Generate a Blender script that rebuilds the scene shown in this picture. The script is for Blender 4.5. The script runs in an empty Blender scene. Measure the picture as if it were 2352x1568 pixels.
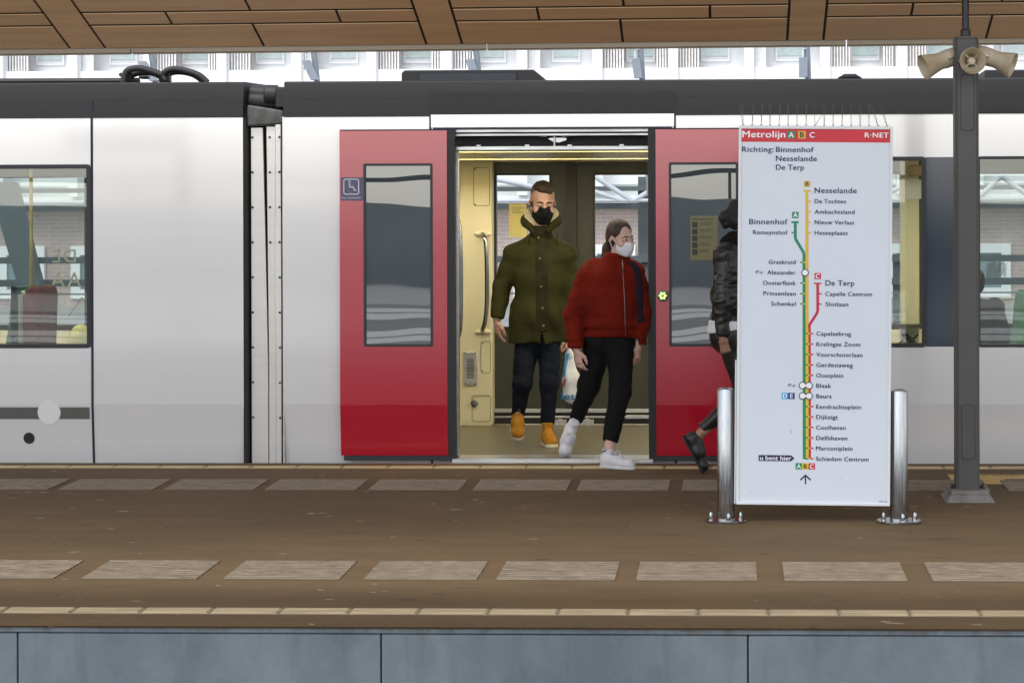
import bpy, bmesh, math, random
import numpy as np
from mathutils import Matrix, Vector
random.seed(7); np.random.seed(7)
SC = bpy.context.scene
COL = SC.collection
R = math.radians

# ------------------------------------------------------------------ camera
CAM_H = 1.53
YAW, ROLL = R(2.1), R(-0.17)
F = 5022.0            # focal length, measured on a 2352 px wide copy of the photograph
PX, PY = 1492.6, 525.0
cam = bpy.data.cameras.new('camera')
cam.sensor_width = 36.0
cam.lens = F * 36 / 2352
cam.shift_x = -(PX - 1176) / 2352
cam.shift_y = -(784 - PY) / 2352
cam.clip_end = 2000
CAM = bpy.data.objects.new('camera', cam)
COL.objects.link(CAM)
RM = Matrix.Rotation(YAW, 3, 'Z') @ Matrix.Rotation(math.pi / 2, 3, 'X') @ Matrix.Rotation(ROLL, 3, 'Z')
CAM.matrix_world = Matrix.Translation((0, 0, CAM_H)) @ RM.to_4x4()
SC.camera = CAM

# ------------------------------------------------------------------ light
SUN_EL, SUN_ROT = R(55), R(200)
W = bpy.data.worlds.new('World'); SC.world = W; W.use_nodes = True
nt = W.node_tree
bg = nt.nodes['Background']
sky = nt.nodes.new('ShaderNodeTexSky')
sky.sky_type = 'NISHITA'; sky.sun_disc = False
sky.sun_elevation = SUN_EL; sky.sun_rotation = SUN_ROT
sky.air_density = 1.0; sky.dust_density = 1.0; sky.ozone_density = 1.0
hs_ = nt.nodes.new('ShaderNodeHueSaturation'); hs_.inputs['Saturation'].default_value = .30   # thin overcast: a nearly neutral sky
nt.links.new(sky.outputs[0], hs_.inputs['Color']); nt.links.new(hs_.outputs[0], bg.inputs[0])
bg.inputs[1].default_value = 0.15
sl = bpy.data.lights.new('sun', 'SUN'); sl.energy = 0.7; sl.angle = R(20); sl.color = (1, 0.95, 0.88)
SUN = bpy.data.objects.new('sun', sl); COL.objects.link(SUN)
# sun stands behind the camera (towards -Y), a little to the left
sdir = Vector((-0.30, -0.93, 0)).normalized() * math.cos(SUN_EL) + Vector((0, 0, math.sin(SUN_EL)))
SUN.rotation_euler = sdir.to_track_quat('Z', 'Y').to_euler()
SUN.location = (0, -20, 30)
sky.sun_rotation = math.atan2(sdir.x, sdir.y)
SC.view_settings.view_transform = 'Standard'
SC.view_settings.look = 'None'
SC.view_settings.exposure = 1.17
SC.view_settings.gamma = 1.0
SC.render.engine = 'CYCLES'
SC.cycles.use_denoising = True
SC.cycles.max_bounces = 8
SC.cycles.diffuse_bounces = 4
SC.cycles.transparent_max_bounces = 16
SC.cycles.sample_clamp_indirect = 6
SC.cycles.caustics_reflective = False
SC.cycles.caustics_refractive = False

# ------------------------------------------------------------------ photograph -> place
def P(u, v, Y):
    """point on the vertical plane y=Y that the photograph shows at (u, v) (2352 px copy)"""
    d = RM @ Vector(((u - PX) / F, -(v - PY) / F, -1.0))
    t = Y / d.y
    return Vector((d.x * t, Y, CAM_H + d.z * t))
def XU(u, Y, v=700): return P(u, v, Y).x
def ZV(v, Y, u=1176): return P(u, v, Y).z
EDGE_Y, NEAR_Y, SLOPE = 14.25, 9.02, 0.02
def gz(y): return -SLOPE * (EDGE_Y - y)       # the platform falls gently towards the near edge
def PG(u, v):
    """point of the platform surface"""
    d = RM @ Vector(((u - PX) / F, -(v - PY) / F, -1.0))
    t = (-SLOPE * EDGE_Y - CAM_H) / (d.z - SLOPE * d.y)
    return Vector((0, 0, CAM_H)) + d * t

# ------------------------------------------------------------------ materials
def new_mat(name):
    m = bpy.data.materials.new(name); m.use_nodes = True
    return m, m.node_tree, m.node_tree.nodes['Principled BSDF']
def noise(t, scale, detail=4, rough=.6, vec=None, stretch=None):
    tc = t.nodes.new('ShaderNodeTexCoord')
    out = tc.outputs['Object']
    if stretch:
        mp = t.nodes.new('ShaderNodeMapping'); mp.inputs['Scale'].default_value = stretch
        t.links.new(out, mp.inputs[0]); out = mp.outputs[0]
    n = t.nodes.new('ShaderNodeTexNoise')
    n.inputs['Scale'].default_value = scale; n.inputs['Detail'].default_value = detail; n.inputs['Roughness'].default_value = rough
    t.links.new(out, n.inputs['Vector'])
    return n.outputs['Fac']
def ramp(t, fac, stops):
    r = t.nodes.new('ShaderNodeValToRGB'); e = r.color_ramp.elements
    while len(e) < len(stops): e.new(.5)
    for el, (p, c) in zip(e, stops):
        el.position = p; el.color = c if len(c) == 4 else (*c, 1)
    t.links.new(fac, r.inputs[0]); return r.outputs[0]
def mixc(t, fac, a, b, mode='MIX'):
    m = t.nodes.new('ShaderNodeMix'); m.data_type = 'RGBA'; m.blend_type = mode
    if isinstance(fac, (int, float)): m.inputs[0].default_value = fac
    else: t.links.new(fac, m.inputs[0])
    for i, x in ((6, a), (7, b)):
        if isinstance(x, tuple): m.inputs[i].default_value = (*x[:3], 1)
        else: t.links.new(x, m.inputs[i])
    return m.outputs[2]
def add_bump(t, b, fac, strength, dist=.01):
    n = t.nodes.new('ShaderNodeBump'); n.inputs['Strength'].default_value = strength; n.inputs['Distance'].default_value = dist
    t.links.new(fac, n.inputs['Height'])
    old = b.inputs['Normal'].links
    if old: t.links.new(old[0].from_socket, n.inputs['Normal'])
    t.links.new(n.outputs[0], b.inputs['Normal'])
def mat(name, col, rough=.6, metal=0., var=.12, vs=6, bump=0., bs=80, bd=.003, spec=.5, coat=0., coat_r=.1, stretch=None, sheen=0., rv=.0, emit=None):
    m, t, b = new_mat(name)
    f = noise(t, vs, stretch=stretch)
    lo = tuple(c * (1 - var) for c in col); hi = tuple(min(1, c * (1 + var)) for c in col)
    c = ramp(t, f, [(.3, lo), (.7, hi)])
    t.links.new(c, b.inputs['Base Color'])
    b.inputs['Roughness'].default_value = rough; b.inputs['Metallic'].default_value = metal
    b.inputs['Specular IOR Level'].default_value = spec
    b.inputs['Coat Weight'].default_value = coat; b.inputs['Coat Roughness'].default_value = coat_r
    if sheen: b.inputs['Sheen Weight'].default_value = sheen
    if rv:
        rr = ramp(t, noise(t, vs * 2.3, stretch=stretch), [(.3, (max(0, rough - rv),) * 3), (.7, (min(1, rough + rv),) * 3)])
        t.links.new(rr, b.inputs['Roughness'])
    if bump: add_bump(t, b, noise(t, bs, 3, stretch=stretch), bump, bd)
    if emit:
        b.inputs['Emission Color'].default_value = (*emit[0], 1); b.inputs['Emission Strength'].default_value = emit[1]
    return m
def glass_mat(name, tint, ior=1.6, rough=0., wav=0., ws=3, body=None):
    """thin pane: clear tinted, or with a dark body behind, mirror-like reflection by angle"""
    m, t, b = new_mat(name)
    t.nodes.remove(b)
    out = t.nodes['Material Output']
    if body: tr = t.nodes.new('ShaderNodeBsdfDiffuse'); tr.inputs[0].default_value = (*body, 1)
    else: tr = t.nodes.new('ShaderNodeBsdfTransparent'); tr.inputs[0].default_value = (*tint, 1)
    gl = t.nodes.new('ShaderNodeBsdfGlossy'); gl.inputs['Roughness'].default_value = rough
    gl.inputs[0].default_value = (1, 1, 1, 1)
    fr = t.nodes.new('ShaderNodeFresnel'); fr.inputs[0].default_value = ior
    ms = t.nodes.new('ShaderNodeMixShader')
    t.links.new(fr.outputs[0], ms.inputs[0]); t.links.new(tr.outputs[0], ms.inputs[1]); t.links.new(gl.outputs[0], ms.inputs[2])
    t.links.new(ms.outputs[0], out.inputs[0])
    if wav:
        n = t.nodes.new('ShaderNodeBump'); n.inputs['Strength'].default_value = 1; n.inputs['Distance'].default_value = wav
        t.links.new(noise(t, ws, 1), n.inputs['Height'])
        t.links.new(n.outputs[0], gl.inputs['Normal'])
    return m

MT = {}
def asphalt():
    m, t, b = new_mat('asphalt')
    big = noise(t, .55, 3, .5, stretch=(.5, 1.2, 1))
    c1 = ramp(t, big, [(.35, (.142, .099, .056)), (.65, (.196, .134, .072))])
    mid = noise(t, 5, 5, .65, stretch=(.45, 1.4, 1))
    c2 = mixc(t, ramp(t, mid, [(.35, (0, 0, 0)), (.72, (1, 1, 1))]), c1, (.10, .071, .042))
    c2b = mixc(t, .5, c1, c2)
    fine = noise(t, 260, 2, .7)
    c3 = mixc(t, .55, c2b, ramp(t, fine, [(.25, (.35, .35, .35)), (.75, (1.3, 1.3, 1.3))]), 'MULTIPLY')
    spots = noise(t, 9, 2, .4, stretch=(.5, 1.6, 1))
    c4 = mixc(t, ramp(t, spots, [(.725, (0, 0, 0)), (.75, (.75, .75, .75))]), c3, (.055, .045, .036))
    lt = noise(t, 14, 1, .3, stretch=(.6, 1.5, 1))
    c5 = mixc(t, ramp(t, lt, [(.775, (0, 0, 0)), (.79, (1, 1, 1))]), c4, (.36, .31, .25))
    # asphalt colour darkens along the near edge
    tc = t.nodes.new('ShaderNodeTexCoord'); sx = t.nodes.new('ShaderNodeSeparateXYZ'); t.links.new(tc.outputs['Object'], sx.inputs[0])
    lane = t.nodes.new('ShaderNodeMapRange'); lane.inputs['From Min'].default_value = 9.55; lane.inputs['From Max'].default_value = 9.95; t.links.new(sx.outputs['Y'], lane.inputs['Value'])
    c5 = mixc(t, 1.0, c5, ramp(t, lane.outputs[0], [(0, (.62, .58, .53)), (1, (1, 1, 1))]), 'MULTIPLY')
    t.links.new(c5, b.inputs['Base Color'])
    b.inputs['Roughness'].default_value = .85
    b.inputs['Specular IOR Level'].default_value = .22
    add_bump(t, b, fine, .35, .004); add_bump(t, b, noise(t, 40, 4), .25, .006)
    return m
MT['asphalt'] = asphalt()
def concrete(name, a, bcol, vs=1.2):
    m, t, b = new_mat(name)
    c = ramp(t, noise(t, vs, 7, .72, stretch=(1, 1, .7)), [(.36, a), (.64, bcol)])
    st = ramp(t, noise(t, 7, 4, .6, stretch=(1.5, 1, .12)), [(.56, (1, 1, 1)), (.78, (.66, .62, .58))])
    c = mixc(t, .6, c, st, 'MULTIPLY')
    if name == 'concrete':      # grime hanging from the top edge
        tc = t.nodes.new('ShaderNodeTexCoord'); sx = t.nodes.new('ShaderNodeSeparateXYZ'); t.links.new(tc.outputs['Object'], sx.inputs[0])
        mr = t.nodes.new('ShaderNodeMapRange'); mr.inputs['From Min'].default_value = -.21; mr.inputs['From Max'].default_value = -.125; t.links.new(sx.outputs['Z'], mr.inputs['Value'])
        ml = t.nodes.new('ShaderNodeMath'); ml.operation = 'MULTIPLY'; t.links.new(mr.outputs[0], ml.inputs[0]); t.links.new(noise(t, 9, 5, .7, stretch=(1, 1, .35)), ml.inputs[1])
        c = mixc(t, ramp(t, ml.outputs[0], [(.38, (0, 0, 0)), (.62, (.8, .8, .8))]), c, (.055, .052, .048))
    sp = ramp(t, noise(t, 30, 3, .5), [(.72, (1, 1, 1)), (.78, (.5, .47, .45))])
    c = mixc(t, .6, c, sp, 'MULTIPLY')
    t.links.new(c, b.inputs['Base Color']); b.inputs['Roughness'].default_value = .8
    add_bump(t, b, noise(t, 90, 5), .3, .004)
    return m
MT['concrete'] = concrete('concrete', (.070, .092, .108), (.128, .152, .170))
MT['concrete_light'] = concrete('concrete_light', (.46, .46, .45), (.56, .56, .55))
MT['plinth'] = concrete('plinth', (.17, .165, .155), (.26, .25, .235), 6)
MT['gravel'] = mat('gravel', (.48, .455, .42), .95, var=.4, vs=25, bump=1, bs=40, bd=.03)
MT['ground'] = mat('ground', (.26, .26, .25), .9, var=.2, vs=.4)
MT['tile'] = mat('tactile_concrete', (.100, .076, .050), .75, var=.22, vs=30, bump=.5, bs=200, bd=.003)
MT['tile_ridge'] = mat('tactile_ridge', (.20, .158, .112), .65, var=.3, vs=45, stretch=(.3, 1, 1), bump=.4, bs=150)
MT['edge_line_near'] = mat('edge_line_near_paint', (.27, .212, .13), .7, var=.25, vs=12, stretch=(.3, 2, 1), bump=.3, bs=150)  # darker, browner tone for the near edge line
MT['edge_line'] = mat('edge_line_paint', (.50, .38, .20), .6, var=.2, vs=12, stretch=(.3, 2, 1), bump=.3, bs=150)
MT['edge_cement'] = mat('edge_joint', (.16, .13, .10), .8)
MT['ochre'] = mat('ochre_paint', (.56, .36, .09), .6, var=.15, vs=14)
MT['soot'] = mat('worn_black_paint', (.07, .06, .05), .7, var=.3, vs=20)
def soffit_mat():
    m, t, b = new_mat('soffit_plywood')
    g = t.nodes.new('ShaderNodeNewGeometry')
    c = ramp(t, g.outputs['Random Per Island'], [(0, (.70, .45, .24)), (.5, (.80, .52, .285)), (1, (.76, .51, .30))])
    gr = ramp(t, noise(t, 4, 6, .6, stretch=(.25, 3, 3)), [(.35, (.84, .82, .8)), (.7, (1.12, 1.1, 1.08))])
    c = mixc(t, .8, c, gr, 'MULTIPLY')
    st = ramp(t, noise(t, 6, 4, .7), [(.66, (1, 1, 1)), (.8, (.75, .7, .65))])
    c = mixc(t, .7, c, st, 'MULTIPLY')
    t.links.new(c, b.inputs['Base Color']); b.inputs['Roughness'].default_value = .55
    add_bump(t, b, noise(t, 25, 4, stretch=(.3, 2, 2)), .15, .004)
    return m
MT['soffit'] = soffit_mat()
MT['seam'] = mat('black_seam', (.012, .010, .009), .8)
MT['trim'] = mat('fascia_trim', (.40, .33, .25), .5, var=.15, vs=3, stretch=(.2, 1, 4))
MT['roofing'] = mat('roofing', (.2, .2, .2), .8)
def paint(name, col, rough=.28, flake=.35, streak=.03, coat=.6):
    m, t, b = new_mat(name); red = name.startswith('red')
    f = noise(t, 2.2 if red else 3, 2 if red else 5, .5, stretch=(.35, 1, 3 if red else 9))
    c = ramp(t, f, [(.3, tuple(x * (1 - streak) for x in col)), (.7, tuple(min(1, x * (1 + streak)) for x in col))])
    g = ramp(t, noise(t, 22, 4, .6, stretch=(.2, 1, 2.5)), [(.70, (1, 1, 1)), (.84, (.93, .92, .91))])
    c = mixc(t, .6, c, g, 'MULTIPLY')
    t.links.new(c, b.inputs['Base Color'])
    b.inputs['Roughness'].default_value = rough; b.inputs['Metallic'].default_value = flake
    rr = ramp(t, noise(t, 5, 4, .6, stretch=(.3, 1, 8)), [(.3, (rough * .93,) * 3), (.7, (rough * 1.08,) * 3)])
    if not red: t.links.new(rr, b.inputs['Roughness'])
    b.inputs['Coat Weight'].default_value = coat; b.inputs['Coat Roughness'].default_value = .05
    add_bump(t, b, noise(t, 1.6, 2, .5, stretch=(.5, 1, 1.4)), .008 if red else .03, .02)
    return m
MT['body'] = paint('silver_body_paint', (.84, .825, .82), .17, .20, .010, 1.0)
MT['red'] = paint('red_door_paint', (.50, .002, .022), .26, .10, .03, 1.0)
MT['red'].node_tree.nodes['Principled BSDF'].inputs['Specular IOR Level'].default_value = .2
MT['red'].node_tree.nodes['Principled BSDF'].inputs['Coat IOR'].default_value = 1.85
MT['red'].node_tree.nodes['Principled BSDF'].inputs['Coat Roughness'].default_value = .16
MT['roofdark'] = mat('roof_band_grey', (.016, .015, .0155), .6, var=.08, vs=2)
MT['rubber'] = mat('black_rubber', (.022, .021, .022), .55, var=.15)
MT['black'] = mat('black_void', (.012, .012, .013), .7)
MT['frame'] = mat('window_frame_black', (.018, .018, .022), .4)
MT['stripe'] = mat('stripe_grey', (.11, .115, .105), .4, var=.06)
MT['white'] = mat('white_vinyl', (.80, .79, .76), .4, var=.03)
MT['navy'] = mat('navy_panel', (.022, .034, .06), .12, var=.1, coat=.6)
MT['gapline'] = mat('panel_gap', (.02, .014, .04), .6)
MT['gangway'] = paint('gangway_panel', (.74, .70, .66), .30, .35)
MT['steel'] = mat('brushed_steel', (.36, .36, .37), .17, metal=1, var=.16, vs=9, stretch=(6, 6, .35), rv=.1)
MT['alu'] = mat('aluminium_rail', (.58, .58, .57), .35, metal=.9, var=.12, vs=8, stretch=(.3, 3, 3), rv=.1)
MT['beige'] = mat('beige_interior_panel', (.70, .645, .44), .42, var=.05, vs=2)
MT['beige_dark'] = mat('panel_joint', (.25, .22, .12), .6)  # joint colour; also the shade painted on the ceiling cove risers
MT['olive'] = mat('interior_door_olive', (.042, .044, .029), .38, var=.12, vs=3)
MT['olive_dark'] = mat('interior_door_rubber', (.022, .020, .014), .5)
MT['lino'] = mat('train_floor', (.13, .115, .07), .36, var=.25, vs=120, rv=.08)
MT['ceil'] = mat('train_ceiling', (.68, .60, .34), .4, var=.06, vs=3)
MT['lampwarm'] = mat('train_lamp_tube', (1, .93, .75), .5, emit=((1.0, .89, .66), 11.5))
MT['glass'] = glass_mat('window_glass', (.80, .84, .82), 1.75, wav=.0007, ws=1.2)
MT['glass_dark'] = glass_mat('door_glass', None, 2.3, wav=.0026, ws=1.3, body=(.062, .074, .080))
MT['glass_far'] = glass_mat('far_side_glass', (.93, .95, .94), 1.15)
MT['pole_grey'] = mat('column_grey', (.085, .083, .080), .5, var=.12, vs=3, bump=.12, bs=180, bd=.002)
MT['pole_dark'] = mat('column_rod', (.028, .028, .03), .45)
MT['hatchline'] = mat('hatch_joint', (.035, .035, .035), .6)
def horn_mat():
    m, t, b = new_mat('weathered_cream_plastic')
    c = ramp(t, noise(t, 9, 5, .65), [(.34, (.66, .61, .50)), (.60, (.56, .46, .30)), (.78, (.34, .20, .07))])
    t.links.new(c, b.inputs['Base Color']); b.inputs['Roughness'].default_value = .5
    return m
MT['horn'] = horn_mat()
MT['horn_in'] = mat('horn_throat', (.24, .21, .16), .6)
MT['sign_white'] = mat('sign_white_enamel', (.66, .71, .78), .35, var=.015, vs=2)
MT['sign_frame'] = mat('sign_white_frame', (.72, .74, .76), .35, var=.04)
MT['sign_red'] = mat('sign_red', (.60, .012, .028), .4, var=.03)
MT['ink'] = mat('sign_navy_ink', (.014, .012, .085), .5, var=.03)
MT['s_white'] = mat('sign_white_ink', (.85, .86, .88), .4, var=.02)
MT['s_green'] = mat('sign_green', (.0, .245, .135), .45, var=.03)
MT['s_green2'] = mat('sign_line_green', (.0, .245, .085), .45, var=.03)
MT['s_yellow'] = mat('sign_yellow', (.72, .45, .04), .45, var=.03)
MT['s_lemon'] = mat('sign_lemon', (.66, .50, .02), .45, var=.03)
MT['s_magenta'] = mat('sign_magenta', (.55, .015, .07), .45, var=.03)
MT['s_dark'] = mat('sign_black_ink', (.05, .035, .02), .5, var=.03)
MT['s_cyan'] = mat('sign_light_blue', (.03, .36, .66), .45, var=.03)
MT['s_blue'] = mat('sign_dark_blue', (.012, .025, .22), .45, var=.03)
MT['spike'] = mat('spike_wire', (.12, .11, .10), .4, metal=.7)
MT['acc_blue'] = mat('access_sticker_blue', (.105, .10, .20), .4, var=.05)
MT['acc_white'] = mat('access_sticker_white', (.72, .70, .74), .4, var=.03)
MT['led'] = mat('button_light', (.6, .8, .2), .4, emit=((.45, .9, .12), 1.2))
MT['btn'] = mat('button_ring', (.16, .16, .165), .4, metal=.3)
MT['paper'] = mat('notice_paper', (.62, .54, .22), .6, var=.05)
MT['paper_glass'] = mat('notice_behind_glass', (.22, .20, .09), .5, var=.05)
MT['paper_ink'] = mat('notice_ink', (.05, .05, .045), .6)
MT['seat_green'] = mat('seat_moquette_green', (.02, .15, .06), .8, var=.2, vs=60)
MT['seat_red'] = mat('seat_moquette_red', (.10, .014, .008), .8, var=.2, vs=60)
MT['seat_grey'] = mat('seat_shell_grey', (.22, .23, .23), .5)
MT['pole_yellow'] = mat('grab_pole_yellow', (.26, .21, .08), .35)
# ------------------------------------------------------------------ mesh building
ORG = {}
def props(o, label=None, cat=None, group=None, kind=None):
    if label: o['label'] = label
    if cat: o['category'] = cat
    if group: o['group'] = group
    if kind: o['kind'] = kind
    return o
def thing(name, loc, label, cat, group=None, kind=None):
    o = bpy.data.objects.new(name, None); COL.objects.link(o)
    o.location = loc; o.empty_display_size = .2
    ORG[o.name] = Vector(loc)
    return props(o, label, cat, group, kind)
class MB:
    def __init__(s): s.v = []; s.f = []; s.m = []
    def add(s, vs, fs, m=0):
        n = len(s.v); s.v += [tuple(x) for x in vs]
        for f in fs: s.f.append(tuple(i + n for i in f)); s.m.append(m)
        return s
    def box(s, x0, x1, y0, y1, z0, z1, m=0):
        return s.add([(x0, y0, z0), (x1, y0, z0), (x1, y1, z0), (x0, y1, z0), (x0, y0, z1), (x1, y0, z1), (x1, y1, z1), (x0, y1, z1)],
                     [(3, 2, 1, 0), (4, 5, 6, 7), (0, 1, 5, 4), (1, 2, 6, 5), (2, 3, 7, 6), (3, 0, 4, 7)], m)
    def quad(s, a, b, c, d, m=0): return s.add([a, b, c, d], [(0, 1, 2, 3)], m)
    def prism(s, poly, axis, a, b, m=0):
        """poly: 2-D outline in the two other axes (order x,y,z), extruded along axis from a to b"""
        def mk(p, t):
            return {'x': (t, p[0], p[1]), 'y': (p[0], t, p[1]), 'z': (p[0], p[1], t)}[axis]
        n = len(poly)
        vs = [mk(p, a) for p in poly] + [mk(p, b) for p in poly]
        fs = [tuple(range(n))[::-1], tuple(range(n, 2 * n))] + [(i, (i + 1) % n, n + (i + 1) % n, n + i) for i in range(n)]
        return s.add(vs, fs, m)
    def tube(s, pts, r, n=10, m=0, caps=True, flat=None):
        pts = [Vector(p) for p in pts]
        rs = r if isinstance(r, (list, tuple)) else [r] * len(pts)
        k0 = len(s.v); up = None
        for i, p in enumerate(pts):
            t = (pts[min(i + 1, len(pts) - 1)] - pts[max(i - 1, 0)]).normalized()
            if up is None:
                up = Vector((0, 0, 1)) if abs(t.z) < .9 else Vector((0, 1, 0))
            a = t.cross(up).normalized(); b = a.cross(t).normalized(); up = b
            fl = flat or 1
            for j in range(n):
                w = 2 * math.pi * j / n
                s.v.append(tuple(p + a * (math.cos(w) * rs[i]) + b * (math.sin(w) * rs[i] * fl)))
        for i in range(len(pts) - 1):
            for j in range(n):
                s.f.append((k0 + i * n + j, k0 + i * n + (j + 1) % n, k0 + (i + 1) * n + (j + 1) % n, k0 + (i + 1) * n + j)); s.m.append(m)
        if caps:
            s.f.append(tuple(range(k0, k0 + n))); s.m.append(m)
            e = k0 + (len(pts) - 1) * n
            s.f.append(tuple(range(e, e + n))); s.m.append(m)
        return s
    def lathe(s, prof, org, axis, n=24, m=0):
        org = Vector(org); ax = Vector(axis).normalized()
        u = ax.orthogonal().normalized(); w = ax.cross(u)
        k0 = len(s.v)
        for r, h in prof:
            for j in range(n):
                a = 2 * math.pi * j / n
                s.v.append(tuple(org + ax * h + (u * math.cos(a) + w * math.sin(a)) * r))
        for i in range(len(prof) - 1):
            for j in range(n):
                s.f.append((k0 + i * n + j, k0 + i * n + (j + 1) % n, k0 + (i + 1) * n + (j + 1) % n, k0 + (i + 1) * n + j)); s.m.append(m)
        return s
    def ball(s, c, r, n=12, m=0, sc=(1, 1, 1)):
        prof = []
        k0 = len(s.v)
        h = n // 2
        for i in range(h + 1):
            a = math.pi * i / h
            for j in range(n):
                b = 2 * math.pi * j / n
                s.v.append((c[0] + r * sc[0] * math.sin(a) * math.cos(b), c[1] + r * sc[1] * math.sin(a) * math.sin(b), c[2] + r * sc[2] * math.cos(a)))
        for i in range(h):
            for j in range(n):
                s.f.append((k0 + i * n + j, k0 + i * n + (j + 1) % n, k0 + (i + 1) * n + (j + 1) % n, k0 + (i + 1) * n + j)); s.m.append(m)
        return s
    def xf(s, M):
        s.v = [tuple(M @ Vector(p)) for p in s.v]; return s
    def build(s, name, mats, parent=None, bevel=0., angle=38, loc=None, **pr):
        me = bpy.data.meshes.new(name)
        org = ORG[parent.name] if parent else Vector(loc or (0, 0, 0))
        me.from_pydata([(x - org.x, y - org.y, z - org.z) for x, y, z in s.v], [], s.f)
        mats = mats if isinstance(mats, (list, tuple)) else [mats]
        for q in mats: me.materials.append(q if not isinstance(q, str) else MT[q])
        if len(mats) > 1: me.polygons.foreach_set('material_index', s.m)
        bm = bmesh.new(); bm.from_mesh(me); bmesh.ops.recalc_face_normals(bm, faces=bm.faces)
        bm.to_mesh(me); bm.free()
        me.update(); me.polygons.foreach_set('use_smooth', [True] * len(me.polygons))
        me.set_sharp_from_angle(angle=R(angle))
        o = bpy.data.objects.new(name, me); COL.objects.link(o)
        if parent: o.parent = parent; ORG[o.name] = ORG[parent.name]
        else: o.location = org; ORG[o.name] = Vector(org)
        if bevel:
            b = o.modifiers.new('bevel', 'BEVEL'); b.width = bevel; b.segments = 2; b.limit_method = 'ANGLE'; b.angle_limit = R(50)
            b.harden_normals = False
        return props(o, pr.get('label'), pr.get('cat'), pr.get('group'), pr.get('kind'))

# ------------------------------------------------------------------ lettering
_tc = {}
def glyphs(txt, bold=0., space=1.0):
    k = (txt, bold, space)
    if k not in _tc:
        cu = bpy.data.curves.new('lettering', 'FONT'); cu.body = txt; cu.size = 1; cu.offset = bold; cu.space_character = space
        cu.resolution_u = 4
        o = bpy.data.objects.new('lettering', cu); COL.objects.link(o)
        dg = bpy.context.evaluated_depsgraph_get()
        me = o.evaluated_get(dg).to_mesh()
        vs = [(v.co.x, v.co.y) for v in me.vertices]; fs = [tuple(p.vertices) for p in me.polygons]
        o.evaluated_get(dg).to_mesh_clear()
        COL.objects.unlink(o); bpy.data.objects.remove(o); bpy.data.curves.remove(cu)
        _tc[k] = (vs, fs)
    return _tc[k]
CAPH = max(y for _, y in glyphs('H')[0])
def write(mb, txt, x, z, cap, y, align='L', bold=.012, space=1.06, width=None, m=0, mirror=False):
    """lettering on a plane facing the camera; (x, z) is the left / right / middle of the line, z its middle height"""
    vs, fs = glyphs(txt, 0., space)
    s = cap / CAPH
    x0 = min(a for a, _ in vs); x1 = max(a for a, _ in vs)
    sx = width / (x1 - x0) if width else s
    w = (x1 - x0) * sx
    ox = {'L': x, 'R': x - w, 'C': x - w / 2}[align]
    sg = -1 if mirror else 1
    if mirror: ox += w
    for i, (dx, dz) in enumerate(((0, 0), (-1, -.5), (1, .5)) if bold else ((0, 0),)):   # heavier strokes: the letters laid three deep, a hair apart
        mb.add([(ox + sg * (a - x0) * sx + dx * bold * s, y - .0003 * i, z - cap / 2 + b * s + dz * bold * s) for a, b in vs], fs, m)

def wall_grid(mb, xs, zs, holes, yf, thick, m=0):
    """a wall in the x-z plane with rectangular holes; yf(z) is the outer face, thick its depth"""
    xs = sorted(set([round(x, 4) for x in list(xs) + [h[0] for h in holes] + [h[1] for h in holes]]))
    zs = sorted(set([round(z, 4) for z in list(zs) + [h[2] for h in holes] + [h[3] for h in holes]]))
    inh = lambda x, z: any(h[0] < x < h[1] and h[2] < z < h[3] for h in holes)
    solid = {}
    for i in range(len(xs) - 1):
        for k in range(len(zs) - 1):
            solid[i, k] = not inh((xs[i] + xs[i + 1]) / 2, (zs[k] + zs[k + 1]) / 2)
    idx = {}
    def V(i, k, b):
        if (i, k, b) not in idx:
            idx[i, k, b] = len(mb.v); mb.v.append((xs[i], yf(zs[k]) + (thick if b else 0), zs[k]))
        return idx[i, k, b]
    def Q(*q): mb.f.append(q); mb.m.append(m)
    for (i, k), s in solid.items():
        if not s: continue
        Q(V(i, k, 0), V(i + 1, k, 0), V(i + 1, k + 1, 0), V(i, k + 1, 0))
        Q(V(i, k + 1, 1), V(i + 1, k + 1, 1), V(i + 1, k, 1), V(i, k, 1))
        for (di, dk, a, b) in ((-1, 0, (i, k), (i, k + 1)), (1, 0, (i + 1, k), (i + 1, k + 1)), (0, -1, (i, k), (i + 1, k)), (0, 1, (i, k + 1), (i + 1, k + 1))):
            if not solid.get((i + di, k + dk), False):
                Q(V(*a, 0), V(*b, 0), V(*b, 1), V(*a, 1))
def rrect(x0, x1, z0, z1, r, n=4):
    out = []
    for cx, cz, a0 in ((x1 - r, z1 - r, 0), (x0 + r, z1 - r, 90), (x0 + r, z0 + r, 180), (x1 - r, z0 + r, 270)):
        for i in range(n + 1):
            a = R(a0 + 90 * i / n); out.append((cx + r * math.cos(a), cz + r * math.sin(a)))
    return out
def ring(mb, x0, x1, z0, z1, w, y0, y1, m=0, r=.02):
    """a rectangular frame with rounded corners (outer size given, bar width w)"""
    o = rrect(x0, x1, z0, z1, r); i = rrect(x0 + w, x1 - w, z0 + w, z1 - w, max(r - w, .004)); n = len(o)
    vs = [(a, y0, b) for a, b in o] + [(a, y0, b) for a, b in i] + [(a, y1, b) for a, b in o] + [(a, y1, b) for a, b in i]
    fs = []
    for k in range(n):
        j = (k + 1) % n
        fs += [(k, j, n + j, n + k), (2 * n + k, 3 * n + k, 3 * n + j, 2 * n + j), (k, 2 * n + k, 2 * n + j, j), (n + k, n + j, 3 * n + j, 3 * n + k)]
    mb.add(vs, fs, m)
# ================================================================== SETTING
XL, XR = -15.0, 13.0
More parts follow.
